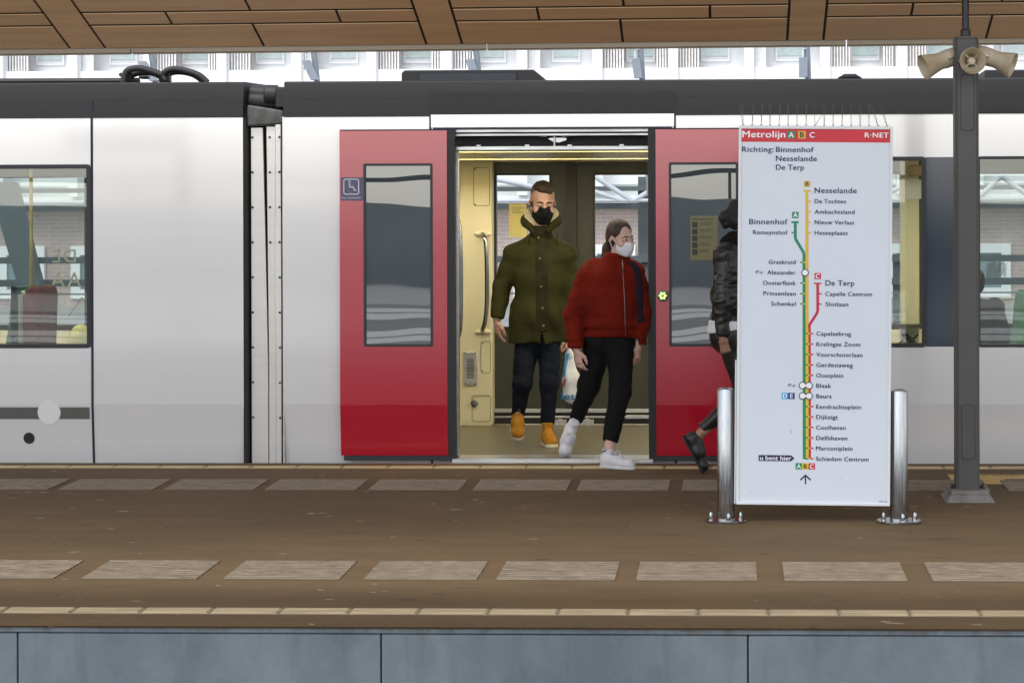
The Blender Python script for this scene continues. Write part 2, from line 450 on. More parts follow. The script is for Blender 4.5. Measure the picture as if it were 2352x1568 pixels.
# ---- ground and track beds
MB().box(-220, 220, 19.5, 240, -1.5, -1.30).build('ground', 'ground', kind='structure')
MB().box(-60, 60, 1.5, 19.5, -1.5, -1.22).build('track_bed', 'gravel', kind='structure')
for y in (4.2, 5.635, 15.1, 16.535):
    r = MB(); r.box(-60, 60, y - .035, y + .035, -1.10, -1.04); r.box(-60, 60, y - .012, y + .012, -1.20, -1.10); r.box(-60, 60, y - .07, y + .07, -1.22, -1.20)
    r.build('rail', 'alu', label='steel running rail beside the platform' if y < 10 else 'steel running rail under the metro train', cat='rail', group='running rails', bevel=.004)
# ---- platform the people step onto
plat = MB()
nx = 2
poly = [(NEAR_Y, gz(NEAR_Y)), (EDGE_Y, 0.0), (EDGE_Y, -.35), (EDGE_Y - .4, -.35), (EDGE_Y - .4, -1.22), (NEAR_Y + .22, -1.22), (NEAR_Y + .22, -.30), (NEAR_Y, gz(NEAR_Y) - .012)]
plat.prism(poly, 'x', XL, XR)
PLATFORM = plat.build('platform', 'asphalt', kind='structure')
wallm = MB()
ub = [-800, 40, 875, 1718, 2560, 3400]
xs = [XU(u, NEAR_Y + .018, 1500) for u in ub]
for a, b in zip(xs[:-1], xs[1:]):
    wallm.box(a + .003, b - .003, NEAR_Y + .018, NEAR_Y + .2, -1.22, gz(NEAR_Y) - .045)
wallm.box(XL, XR, NEAR_Y + .012, NEAR_Y + .205, gz(NEAR_Y) - .043, gz(NEAR_Y) - .014)
wallm.build('platform_wall', 'concrete', PLATFORM, bevel=.006)
def slab(x0, x1, y0, y1, h, e=.0): # sloping sheet lying on the platform
    return [(x0, y0, gz(y0) + h), (x1, y0, gz(y0) + h), (x1, y1, gz(y1) + h), (x0, y1, gz(y1) + h)]
def sheet(mb, x0, x1, y0, y1, h, m=0):
    t = slab(x0, x1, y0, y1, h); b = slab(x0, x1, y0, y1, -.01)
    mb.add(t + b, [(0, 1, 2, 3), (0, 4, 5, 1), (1, 5, 6, 2), (2, 6, 7, 3), (3, 7, 4, 0)], m)
def tactile(row_top, row_bot, starts, ends, nr):
    y1 = PG(1500, row_top).y; y0 = PG(1500, row_bot).y
    for s, e in zip(starts, ends):
        x0 = PG(s, row_top).x; x1 = PG(e, row_top).x
        t = MB(); sheet(t, x0, x1, y0, y1, .003)
        for i in range(nr):
            yc = y0 + (y1 - y0) * (i + .5) / nr; w = (y1 - y0) / nr * .15
            n = 7; off = 0
            for k in range(n):   # worn ridges: each a run of short bars of slightly unequal height
                a = x0 + (x1 - x0) * k / n; b = x0 + (x1 - x0) * (k + 1) / n
                h = .0085 + random.uniform(-.0012, .001); dy = random.uniform(-.0007, .0007)
                t.add(slab(a, b, yc - w + dy, yc + w + dy, h) + slab(a, b, yc - w * 1.7 + dy, yc + w * 1.7 + dy, .002),
                      [(0, 1, 2, 3), (0, 4, 5, 1), (1, 5, 6, 2), (2, 6, 7, 3), (3, 7, 4, 0)], 1)
        t.build('tactile_tile', ['tile', 'tile_ridge'], PLATFORM, angle=60)
k = 1.6327
nst = [-62, 250.5, 562.9, 872.8, 1163.7, 1471, 1796, 2120]
nen = [188, 504, 819, 1121, 1424, 1736, 2065, 2390]
def run_on(st, en, per, n):   # the rows carry on past both sides of the picture
    w = en[1] - st[0] if en[0] < st[0] else en[0] - st[0]
    return [st[0] - per * i for i in range(n, 0, -1)] + st + [st[-1] + per * i for i in range(1, n + 1)], [en[0] - per * i for i in range(n, 0, -1)] + en + [en[-1] + per * i for i in range(1, n + 1)]
tactile(1291, 1334, *run_on(nst, nen, 312, 4), 10)
fst = [-80 / k, 299 / k, 680 / k, 1050 / k, 1425 / k, 1804 / k, 2182 / k, 2563 / k, 2940 / k, 3318 / k, 3746 / k]
fen = [258 / k, 639 / k, 1007 / k, 1379 / k, 1754 / k, 2144 / k, 2513 / k, 2890 / k, 3268 / k, 3681 / k, 4110 / k]
tactile(1103, 1127, *run_on(fst, fen, 231, 5), 11)
def edge_strip(vt, vb, u0, mm):
    y1 = PG(1500, vt).y; y0 = PG(1500, vb).y
    t = MB(); x = PG(u0, vb).x
    while x > XL: x -= .297
    while x < XR:
        e = x + .297
        sheet(t, x + .004, e - .004, y0, y1, .004)
        for q in (.2, .5, .8):
            yc = y0 + (y1 - y0) * q; w = (y1 - y0) * .09
            t.add(slab(x + .012, e - .012, yc - w, yc + w, .0085) + slab(x + .012, e - .012, yc - w * 1.5, yc + w * 1.5, .003),
                  [(0, 1, 2, 3), (0, 4, 5, 1), (1, 5, 6, 2), (2, 6, 7, 3), (3, 7, 4, 0)])
        x = e
    sheet(t, XL, XR, y0 - .004, y1 + .004, .0015, 1)
    t.build('edge_line', [mm, 'edge_cement'], PLATFORM)
edge_strip(1401, 1413, 252 / k, 'edge_line_near')
edge_strip(1072, 1076.5, 255, 'edge_line')
mk = MB(); a = PG(2176, 1090); b = PG(2200, 1111)
x0, x1 = a.x, a.x + 1.5; y0, y1 = b.y, a.y
sheet(mk, x0, x1, y0, y1, .0028)
gl = PG(2315, 1106); 
for (ua, ub_, va, vb) in ((2311, 2352, 1101, 1104.5), (2320, 2333, 1105.5, 1108), (2335, 2349, 1105.5, 1108)):
    p, q = PG(ua, vb), PG(ub_, va); sheet(mk, p.x, q.x, p.y, q.y, .0050, 1)
for i in range(8):
    p = PG(2255 + i * 11, 1093.2); q = PG(2255 + i * 11 + random.uniform(5, 9), 1092.4); sheet(mk, p.x, q.x, p.y, q.y, .0050, 1)
mk.build('floor_marking', ['ochre', 'soot'], PLATFORM)

# ---- the platform the photograph was taken from (seen in reflections)
OPP = MB().prism([(1.5, 0), (1.5, -.3), (1.3, -.3), (1.3, -1.22), (-30, -1.22), (-30, 0)], 'x', -60, 60).build('opposite_platform', mat('opposite_asphalt', (.23, .235, .23), .8, var=.2, vs=.8), kind='structure')
def refl_y(v): return 2 * 14.36 - CAM_H / ((v - 525) / F)      # where a mirror image at row v lies on the opposite platform
for va, vb, mm in ((660, 712, 'concrete_light'), (720, 727, 'white'), (729, 738, 'white'), (757, 769, 'white'), (772, 784, 'white')):
    MB().box(-60, 60, refl_y(va), refl_y(vb), 0.0, .004).build('platform_marking', mm, OPP)
hb_ = MB(); ym_ = -4.0; a_, b2_ = P(150, 350, 28.84 - ym_), P(408, 296, 28.84 - ym_); hb_.box(a_.x, b2_.x, ym_ - .1, ym_ + .1, a_.z, b2_.z); hb_.build('reflected_board', 'beam_grey' if 'beam_grey' in MT else mat('board_grey', (.09, .09, .09), .5), OPP)  # unseen board added for the dark shape it mirrors in the train side
for u in (421, -500, 1980, 2900): q_ = P(u, 300, 28.84 - ym_); MB().box(q_.x - .07, q_.x + .07, ym_ - .1, ym_ + .1, 0, 3.4).build('reflected_column', mat('board_post_grey', (.09, .09, .09), .5), OPP)  # unseen columns, likewise added to be mirrored in the train side
BWL = MB().box(-60, 60, -25.5, -25.0, 0, 2.15).build('boundary_wall', mat('slate_wall', (.30, .335, .345), .8, var=.15, vs=1), label='long slate grey boundary wall along the back of the opposite platform', cat='wall')

rr = MB(); rr.box(-60, 60, -25.3, -25.2, 2.72, 2.84); rr.build('reflected_beam', 'pole_dark', BWL)  # unseen beam added for the dark line it mirrors in the windows
rr = MB()
for i in range(-12, 13): rr.box(i * 5 - .04, i * 5 + .04, -25.3, -25.2, 2.15, 2.72)
rr.build('reflected_beam_posts', 'pole_dark', BWL)  # posts added to carry that unseen beam
# ---- canopy over the platform: plywood soffit falling towards the train
YE = 13.95
ZE = ZV(117.5, YE, 0); CS = .321; CT = .0050; XC = XU(0, YE, 118)
def zc(x, y): return ZE + CS * (YE - y) + CT * (x - XC)
CAN = thing('station_canopy', (0, 11, 3.2), 'canopy over the platform with a soffit of brown plywood panels and black seams', 'canopy')
back = MB()
def slope_box(mb, x0, x1, y0, y1, h0, h1, m=0):
    c = [(x0, y0), (x1, y0), (x1, y1), (x0, y1)]
    mb.add([(x, y, zc(x, y) + h0) for x, y in c] + [(x, y, zc(x, y) + h1) for x, y in c],
           [(3, 2, 1, 0), (4, 5, 6, 7), (0, 1, 5, 4), (1, 2, 6, 5), (2, 3, 7, 6), (3, 0, 4, 7)], m)
slope_box(back, XL, XR, 8.4, YE, .012, .10)
back.build('canopy_deck', 'seam', CAN)
def ylev(v, u):   # where the soffit is met at pixel row v (in the column u)
    best = None
    for i in range(600):
        y = YE - i * .01
        p = P(u, v, y)
        if p.z < zc(p.x, y): return y
    return 8.4
rows = [YE]; 
for v in (63.5, 33.5): rows.append(ylev(v, 150))
w1, w2 = rows[0] - rows[1], rows[1] - rows[2]
while rows[-1] > 8.6: rows.append(rows[-1] - (w1 if len(rows) % 2 else w2))
bx = [PXX for PXX in (P(162, 117.5, YE).x, P(983, 111, YE).x, P(1808, 98, YE).x)]
bay = (bx[2] - bx[0]) / 2; bw = (P(243, 117.5, YE).x - bx[0])
sof = MB(); SM = .0085; SR = .017
nb0 = int((bx[0] - XL) / bay) + 1
for kb in range(-nb0, 9):
    xb = bx[0] + kb * bay
    slope_box(sof, xb + SM, xb + bw - SM, 8.6, YE - .012, .006, .0115)
    for i in range(len(rows) - 1):
        y1, y0 = rows[i] - (.012 if i == 0 else SR), rows[i + 1] + SR
        if i % 3 == 0: cuts = [.546]
        elif i % 3 == 1: cuts = [.328, .789]
        else: cuts = [.56]
        xs = [xb + bw] + [xb + c * bay for c in cuts] + [xb + bay]
        for a, b in zip(xs[:-1], xs[1:]): slope_box(sof, a + SM, b - SM, y0, y1, .006, .0115)
sof.build('soffit', 'soffit', CAN)
fa = MB()
def fascia(y0, y1, h0, h1, m):
    for xa in range(0, 14):
        x0 = XL + 2.3 * xa - .35; x1 = x0 + 2.29
        c = [(x0, y0), (x1, y0), (x1, y1), (x0, y1)]
        fa.add([(x, y, zc(x, YE) + h0) for x, y in c] + [(x, y, zc(x, YE) + h1) for x, y in c],
               [(3, 2, 1, 0), (4, 5, 6, 7), (0, 1, 5, 4), (1, 2, 6, 5), (2, 3, 7, 6), (3, 0, 4, 7)], m)
fascia(YE + .002, YE + .03, -.020, .10, 0)
fascia(YE + .03, YE + .05, -.028, .08, 0)
fa.build('fascia', 'trim', CAN)

# ---- white apartment building behind the tracks
BY = 80.0; S80 = F / BY
def bz(v): return CAM_H + (PY - v) / S80
m, t, b = new_mat('brick_wall')
br = t.nodes.new('ShaderNodeTexBrick'); tc = t.nodes.new('ShaderNodeTexCoord'); mp = t.nodes.new('ShaderNodeMapping')
mp.inputs['Rotation'].default_value = (R(90), 0, 0)
t.links.new(tc.outputs['Object'], mp.inputs[0]); t.links.new(mp.outputs[0], br.inputs[0])
br.inputs['Color1'].default_value = (.40, .31, .29, 1); br.inputs['Color2'].default_value = (.45, .355, .33, 1); br.inputs['Mortar'].default_value = (.54, .47, .45, 1)
br.inputs['Scale'].default_value = 1.0; br.inputs['Brick Width'].default_value = .5; br.inputs['Row Height'].default_value = .15; br.inputs['Mortar Size'].default_value = .012
t.links.new(br.outputs[0], b.inputs['Base Color']); b.inputs['Roughness'].default_value = .85; MT['brick'] = m
MT['facade'] = mat('white_facade_panel', (.78, .79, .80), .6, var=.04, vs=.6)
MT['slat_brown'] = mat('brown_screen', (.34, .27, .24), .7, var=.15, vs=3)
MT['slat_white'] = mat('white_slats', (.70, .70, .70), .6)
MT['pane_green'] = mat('greenish_pane', (.50, .60, .58), .2, var=.1)
MT['pane_grey'] = mat('grey_pane', (.22, .28, .30), .15, var=.1)
BLD = thing('apartment_building', (0, BY, -1.3), 'pale apartment building behind the train, with slatted balcony screens over brick', 'building')
bw_ = MB()
HB = 14.0
bw_.box(-45, 32, BY + .3, BY + 9, 2.35, HB)
bw_.build('wall', 'facade', BLD)
MB().box(-45, 32, BY + .3, BY + 9, -1.3, 2.34).build('brick_storey', 'brick', BLD)
ld = MB()
for zt in (bz(160), 10.2):
    ld.box(-45, 32, BY - .9, BY + .3, zt - 1.05, zt)
ld.box(-45, 32, BY - .5, BY + .3, 2.35, 2.75)
ld.box(-45, 32, BY - .06, BY + .3, 3.15, 4.6)
ld.build('balcony_parapet', 'facade', BLD)
b0 = P(18, 150, BY).x; bay80 = 172 / S80
colm = MB(); z0, z1 = bz(160), 10.2 - 1.05
scr = {}
for i in range(-4, 20):
    x = b0 + (i - 1) * bay80
    colm.box(x - .18, x + .18, BY - 1.1, BY + .3, 2.75, HB)
    def screen(x0, x1, za, zb, back_m, n):
        s = MB(); s.box(x0, x1, BY - .45, BY - .40, za, zb, 0)
        for j in range(n):
            xx = x0 + (x1 - x0) * (j + .5) / n; s.box(xx - .03, xx + .03, BY - .53, BY - .452, za, zb, 1)
        s.build('balcony_screen', [back_m, 'slat_white'], BLD)
    q = i % 3
    screen(x + .2, x + (.95 if q != 2 else .62), z0, z1, 'slat_brown', 7)
    g = MB(); g.box(x + 1.02, x + 2.0, BY + .24, BY + .298, z0 + .5, z1 - .1, 0); ring(g, x + .98, x + 2.04, z0 + .3, z1, .07, BY + .2, BY + .302, 1, .02)
    g.build('window', ['pane_green', 'facade'], BLD)
    if q == 0: screen(x + 2.1, x + 2.5, z0, z1, 'slat_brown', 4)
    # lower storey window in a white surround
    xs0 = b0 + (i - 1) * bay80 - .45
    g = MB(); ring(g, xs0, xs0 + 1.75, -1.0, .95, .34, BY + .12, BY + .3, 0, .02); g.box(xs0 + .34, xs0 + 1.41, BY + .22, BY + .298, -.7, .61, 1)
    g.build('window', ['facade', 'pane_grey'], BLD)
colm.build('pilaster', 'facade', BLD)

# ---- tubular roof truss and railing beyond the tracks
MT['tube_white'] = mat('white_tube_paint', (.52, .54, .60), .35, var=.05)
MT['beam_grey'] = mat('slate_beam', (.085, .105, .11), .6, var=.1)
TY = 30.0
TR = thing('footbridge_truss', (0, TY, -1.3), 'pale tubular truss on slate beams, seen through the far doors of the train', 'truss')
tb = MB()
def tp(u, v, y=TY): return tuple(P(u, v, y))
def zt(v): return ZV(v, TY, 1300)
for v, r in ((461, .026),):
    tb.tube([(-14, TY, zt(v)), (8, TY, zt(v))], r, 12)
tb.build('chord_tube', 'tube_white', TR)
for (p, q) in (((1120, 408), (1300, 445)), ((1366, 405), (1452, 462)), ((1340, 432), (1425, 460)), ((1455, 462), (1535, 412)), ((1535, 412), (1620, 462)), ((940, 462), (1040, 408)), ((1040, 408), (1130, 462)), ((2040, 445), (2110, 405)), ((2240, 460), (2300, 405)), ((2300, 405), (2380, 462)), ((2110, 405), (2200, 462))):
    MB().tube([tp(*p), tp(*q)], .034, 12).build('diagonal_tube', 'tube_white', TR)
bm_ = MB()
bm_.box(-14, 8, TY + .3, TY + .4, zt(438), zt(427.5)); bm_.box(-14, 8, TY + .1, TY + .25, zt(480), zt(466))
bm_.build('beam', 'beam_grey', TR)
for u in (1475, 300, 2180):
    x = tp(u, 500)[0]; MB().box(x - .075, x + .075, TY + .42, TY + .55, -1.3, zt(405)).build('post', 'beam_grey', TR)
RY = 25.0
RL = thing('track_railing', (0, RY, -1.3), 'grey railing of horizontal bars with a leaning strut behind the train', 'railing')
rl = MB()
for va, vb in ((588, 603), (640, 656), (672, 675.5)):
    rl.box(-10, 4, RY - .03, RY + .03, ZV(vb, RY), ZV(va, RY))
rl.build('railing_bar', 'beam_grey', RL)
for u in (-350, 340, 1480, 2060, 2600):
    x = P(u, 600, RY).x; MB().box(x - .04, x + .04, RY + .031, RY + .1, -1.3, ZV(585, RY)).build('post', 'beam_grey', RL)
p0, p1 = P(40, 420, RY), P(150, 860, RY)
s_ = MB(); s_.prism([(p0.x - .24, p0.z), (p0.x + .05, p0.z), (p1.x + .06, p1.z), (p1.x - .16, p1.z)], 'y', RY - .3, RY - .1)
s_.build('strut', 'beam_grey', RL)
# bracket lamps hanging past the canopy edge, beyond the train
LY = 28.0
for n_, (u, lab) in enumerate(((340, 'grey box lamp on a slanting strut above the black roof cables'), (713, 'grey box lamp on a slanting strut right of the gap between the carriages'), (1086, 'grey box lamp on a strut just above the roof air conditioner'),
                               (1463, 'grey box lamp on a strut above the open doors, right of the air conditioner'), (1845, 'grey box lamp on a strut above the map sign'))):
    o = P(u, 150, LY)
    L = thing('strut_lamp', (o.x, LY, ZV(182, LY)), lab, 'lamp', 'box lamps beyond the train roof')
    lean = (1845 - u) / 1500 * .16
    z0_, z1_ = ZV(182, LY), ZV(136, LY)
    bx_ = MB(); w = .055
    bx_.prism([(o.x - w - lean * .5, z1_), (o.x + w - lean * .5, z1_), (o.x + w + lean * .5, z0_), (o.x - w + lean * .5, z0_)], 'y', LY - .03, LY + .03)
    bx_.build('lamp_box', mat('lamp_box_grey', (.25, .28, .33), .4), L, bevel=.006)
    sb = MB(); sb.tube([(o.x + lean * .9 + .12, LY + .1, z0_ - 1.5), (o.x - lean * .4 + .04, LY + .1, ZV(60, LY))], .04, 10)
    sb.build('strut', mat('lamp_strut_grey', (.20, .23, .27), .5), L)
    hk = MB(); hk.tube([(o.x - lean * .5, LY, z1_ - .01), (o.x - lean * .6, LY + .05, z1_ + .1), (o.x - lean * .5 + .06, LY + .08, z1_ + .13)], .012, 8); hk.build('bracket', 'alu', L)
# ================================================================== METRO TRAIN
TN, TFAR = 14.42, 17.08
def X(u): return XU(u, TN)
def Z(v): return ZV(v, TN, 1200)
ZB = Z(928)                    # crease: below it the side leans inwards
def side(z): return TN + (max(0, ZB - z)) * .085
def side_far(z): return TFAR - .05 - (max(0, ZB - z)) * .085
ZR0, ZR1, ZR2 = Z(267), Z(225), Z(183.5)
CARL = thing('metro_carriage', (-8, 15.75, -1.2), 'silver metro carriage left of the gap, with a grey stripe and two dots', 'train carriage', 'coupled metro carriages')
CARR = thing('metro_carriage', (0, 15.75, -1.2), 'silver metro carriage with its red double doors slid open', 'train carriage', 'coupled metro carriages')
FZ = .012                      # train floor
def roof_prof(inset=0.):
    pts = [(TN - .004, ZR0), (TN + .004, ZR1 - .006), (TN + .016, ZR1), (TN + .004 + .012, ZR1 + .006), (TN + .030, ZR2 - .012), (TN + .055, ZR2), (TN + .9, ZR2 + .03)]
    ym = (TN + TFAR) / 2
    return pts + [(2 * ym - y, z) for y, z in reversed(pts)]
def carriage(car, x0, x1, holes_near, holes_far, joints, flip):
    w = MB()
    wall_grid(w, [x0, x1], [-.85, ZB, ZR0], holes_near, side, .05)
    w.build('body_side', 'body', car, angle=3)
    w = MB()
    wall_grid(w, [x0, x1], [-.85, ZB, ZR0], holes_far, side_far, .05)
    w.build('far_side', ['olive'], car, angle=3)
    w = MB(); pr = roof_prof()
    w.prism(pr, 'x', x0, x1); w.build('roof', 'roofdark', car, angle=25)
    # end walls
    e = MB()
    xe = (x1 - .03, x1) if flip else (x0, x0 + .03)
    e.box(*xe, TN + .05, TFAR - .05, -.85, ZR0 - .002)
    e.build('end_wall', 'rubber', car)
    f = MB(); f.box(x0 + .03, x1 - .03, TN + .05, TFAR - .1, FZ - .2, FZ); f.build('floor', 'lino', car)
    c = MB(); zc_ = Z(346); c.prism([(TN + .125, zc_ + .05), (TN + .31, zc_ + .05), (TN + .31, zc_), (TN + 1.70, zc_), (TN + 1.70, zc_ + .075), (TN + 1.88, zc_ + .075), (TN + 1.88, zc_), (TFAR - .1, zc_), (TFAR - .1, zc_ + .09), (TN + .125, zc_ + .09)], 'x', x0 + .03, x1 - .03); c.m[3] = c.m[7] = 1; c.build('ceiling', ['ceil', 'beige_dark'], car)  # cove risers coloured dark to tone down the lamplight on them
    l = MB(); l.box(x0 + .3, x1 - .3, TN + .15, TN + .27, zc_ + .033, zc_ + .048); l.build('ceiling_lamp', 'lampwarm', car)
    l = MB(); l.box(x0 + .3, x1 - .3, TN + 1.715, TN + 1.84, zc_ + .060, zc_ + .07); l.build('ceiling_lamp', 'lampwarm', car)
    g = MB()
    for u in joints:
        xx = X(u)
        g.box(xx - .008, xx + .008, TN - .0035, TN + .004, ZB, Z(226)); 
        g.add([(xx - .008, side(ZB) - .0035, ZB), (xx + .008, side(ZB) - .0035, ZB), (xx + .008, side(-.4) - .0035, -.4), (xx - .008, side(-.4) - .0035, -.4)], [(0, 1, 2, 3)])
    if joints: g.build('panel_gap', 'gapline', car)
def window(car, x0, x1, z0, z1, fr=.028, glass='glass', y=TN):
    f = MB(); ring(f, x0 - .004, x1 + .004, z0 - .004, z1 + .004, fr, y - .006, y + .03, 0, .025)
    fo = f.build('window', 'frame', car)
    g = MB(); g.box(x0 + fr - .006, x1 - fr + .006, y + .006, y + .010, z0 + fr - .006, z1 - fr + .006); g.build('pane', glass, fo)
    return fo
def far_window(car, x0, x1, z0, z1):
    f = MB(); ring(f, x0 - .01, x1 + .01, z0 - .01, z1 + .01, .025, TFAR - .085, TFAR - .02, 0, .03)
    fo = f.build('far_window', 'olive_dark', car)
    g = MB(); g.box(x0, x1, TFAR - .035, TFAR - .031, z0, z1); g.build('pane', 'glass_far', fo)
    return fo
WZ0, WZ1 = Z(797), Z(375)
XF = lambda u: XU(u, TFAR)
ZF = lambda v: ZV(v, TFAR, 1200)
# ---------------- left carriage
xl0, xl1 = -14.5, X(559)
fw = [(XF(-520), XF(-250), ZF(748), ZF(400)), (XF(-190), XF(206), ZF(748), ZF(400))]
carriage(CARL, xl0, xl1, [(X(-330), X(208), WZ0, WZ1), (X(-900), X(-420), WZ0, WZ1)], fw, [212], True)
window(CARL, X(-330), X(208), WZ0, WZ1); window(CARL, X(-900), X(-420), WZ0, WZ1)
for h in fw: FW = far_window(CARL, *h)
dec = MB()
write(dec, 'E DE', XF(172), ZF(585), .10, TFAR - .04, 'C', .01, 1.2, mirror=True)
write(dec, 'KAA', XF(172), ZF(640), .115, TFAR - .04, 'C', .01, 1.2, mirror=True)
write(dec, 'KER', XF(150), ZF(690), .055, TFAR - .04, 'C', .01, 1.2, mirror=True)
for i in range(1):
    dec.tube([(XF(92), TFAR - .04, ZF(690)), (XF(112), TFAR - .04, ZF(705)), (XF(125), TFAR - .04, ZF(690)), (XF(118), TFAR - .04, ZF(678)), (XF(104), TFAR - .04, ZF(690)), (XF(100), TFAR - .04, ZF(712)), (XF(118), TFAR - .04, ZF(722)), (XF(100), TFAR - .04, ZF(736))], .012, 6, flat=.1)
    dec.tube([(XF(160), TFAR - .04, ZF(725)), (XF(192), TFAR - .04, ZF(680)), (XF(200), TFAR - .04, ZF(705))], .012, 6, flat=.1)
dm = MT['decal'] = mat('etched_decal', (.36, .38, .38), .6)
dec.build('window_lettering', 'decal', CARL)
# emblem: stripe, white disc, dark dot (below the crease, on the leaning lower side)
def low(u, v, off): z = Z(v); return (X(u), side(z) - off, z)
em = MB()
em.quad(low(-600, 935, .002), low(205, 935, .002), low(205, 962.5, .002), low(-600, 962.5, .002))
em.build('stripe', 'stripe', CARL)
def disc(car, name, u, v, r, off, m):
    d = MB(); n = 40
    c = (X(u), Z(v)); d.add([(c[0] + r * math.cos(2 * math.pi * i / n), side(c[1] + r * math.sin(2 * math.pi * i / n)) - off, c[1] + r * math.sin(2 * math.pi * i / n)) for i in range(n)], [tuple(range(n))])
    d.build(name, m, car)
disc(CARL, 'white_disc', 112, 947, 27 / 348.3, .005, 'white')
disc(CARL, 'dark_disc', 64, 1007, 13.3 / 348.3, .003, 'roofdark')
# roof end and rubber edge of the left carriage
rb = MB(); rb.prism([(xl1 - .001, TN + .002), (xl1 + .02, TN + .015), (xl1 + .03, TN + .06), (xl1 - .001, TN + .10)], 'z', -.85, Z(266))
rb.build('edge_seal', 'rubber', CARL)
rl = MB(); rl.box(-14.5, X(140), TN + .5, TN + .56, ZR2 + .01, ZR2 + .05); rl.tube([(-14.5, TN + .4, ZR2 + .045), (X(285), TN + .4, ZR2 + .035)], .02, 8)
rl.build('roof_rail', 'rubber', CARL)
def cable(pts, r): 
    c = MB(); P_ = [Vector(p) for p in pts]; q = []
    for i in range(len(P_) - 1):   # Catmull-Rom
        a, b, c_, d = P_[max(i - 1, 0)], P_[i], P_[i + 1], P_[min(i + 2, len(P_) - 1)]
        for j in range(6):
            t = j / 6; q.append(.5 * ((2 * b) + (c_ - a) * t + (2 * a - 5 * b + 4 * c_ - d) * t * t + (3 * b - a - 3 * c_ + d) * t ** 3))
    q.append(P_[-1]); c.tube(q, r, 10); return c
def rp(u, v, y): p = P(u, v, y); return (p.x, y, p.z)
for y, pts in ((14.75, ((283, 190), (291, 164), (318, 157), (345, 163), (372, 172))), (14.82, ((290, 192), (305, 172), (335, 166), (362, 172), (380, 186))),
               (14.9, ((370, 190), (378, 167), (400, 159), (430, 164), (458, 174), (476, 190))), (14.98, ((376, 190), (388, 170), (412, 165), (445, 172), (468, 188)))):
    cable([rp(u, v, y) for u, v in pts], .022).build('roof_cable', 'rubber', CARL)
rc = MB()
for u0, u1, v0, v1, y in ((284, 300, 163, 190, 14.78), (366, 388, 168, 190, 14.92), (272, 286, 167, 176, 14.8), (318, 338, 172, 181, 15.1)):
    a, b = P(u0, v1, y), P(u1, v0, y); rc = MB(); rc.box(a.x, b.x, y, y + .08, a.z, b.z); rc.build('cable_clamp', 'rubber', CARL, bevel=.01)
# interior of the left carriage
gp = MB(); gp.tube([(XU(72, 15.1), 15.1, FZ), (XU(72, 15.1), 15.1, Z(346))], .0125, 12); gp.build('grab_pole', 'pole_yellow', CARL)
def seat(car, u0, u1, ub0, ub1, vt, y, mt, shell=True, face=1):
    s = MB(); zt = ZV(vt, y); zb = FZ + .42
    a0, a1, b0, b1 = XU(u0, y), XU(u1, y), XU(ub0, y), XU(ub1, y)
    prof = [(b0, zb)] + [(a0 + (b0 - a0) * q * q, zt - .07 + (zb - zt + .07) * q) for q in (.6, .3, .1)][::1] + [(a0 + .012, zt - .03), (a0 + .04, zt - .004), (a1 - .03, zt), (a1 - .008, zt - .03), (a1, zt - .07), (b1, zb)]
    s.prism(prof, 'y', y - .22, y + .22)
    so = s.build('seat_back', mt, car, bevel=.02)
    c = MB(); c.box(min(b0, b1) - (.38 if face < 0 else 0), max(b0, b1) + (.38 if face > 0 else 0), y - .22, y + .22, zb - .1, zb); c.build('seat_cushion', mt, car, bevel=.02)
    c = MB(); c.box((b0 + b1) / 2 - .05, (b0 + b1) / 2 + .05, y - .1, y + .1, FZ, zb - .1); c.build('seat_leg', 'seat_grey', car)
seat(CARL, 47, 62, 8, 50, 655, 15.3, 'seat_green', face=-1)
seat(CARL, 75, 113, 72, 106, 652, 15.25, 'seat_red', face=1)
g = MB(); g.box(XU(62, 15.25), XU(74, 15.25), 15.05, 15.45, FZ + .42, ZV(672, 15.25)); g.build('seat_shell', 'seat_grey', CARL, bevel=.01)
gt = MB(); gt.tube([(XU(50, 15.3), 15.2, ZV(672, 15.3)), (XU(62, 15.3), 15.2, ZV(668, 15.3)), (XU(78, 15.3), 15.2, ZV(672, 15.3))], .014, 8); gt.build('grab_handle', 'alu', CARL)
bgm = MB(); bgm.ball((XU(186, 16.3), 16.3, ZV(790, 16.3)), .12, 14, 0, (.9, .8, 1.3)); bgm.build('jacket_on_seat', mat('pale_yellow_cloth', (.50, .50, .22), .8), CARL)
il = MB(); il.box(XF(-600), xl1 - .05, TFAR - .16, TFAR - .055, FZ, ZF(756)); il.build('inner_lining', 'beige', CARL)
# ---------------- right carriage
xr0, xr1 = X(652), 11.0
DO0, DO1, DZ1 = X(1040), X(1499), Z(297)
zs_ = FZ - .06
holes = [(DO0, DO1, -.12, DZ1), (X(2050) - .55, X(2200), WZ0, Z(365)), (X(2246), X(2640), WZ0, Z(365)), (X(2760), X(3200), WZ0, Z(365))]
od = [(XF(1143), XF(1267), ZF(750), ZF(402)), (XF(1368), XF(1494), ZF(750), ZF(402))]
fwr = [(XF(1560), XF(1960), ZF(748), ZF(400)), (XF(2020), XF(2072), ZF(748), ZF(400)), (XF(2180), XF(2620), ZF(748), ZF(400))]
carriage(CARR, xr0, xr1, holes, od + fwr, [990, 1551], False)
for h in fwr: far_window(CARR, *h)
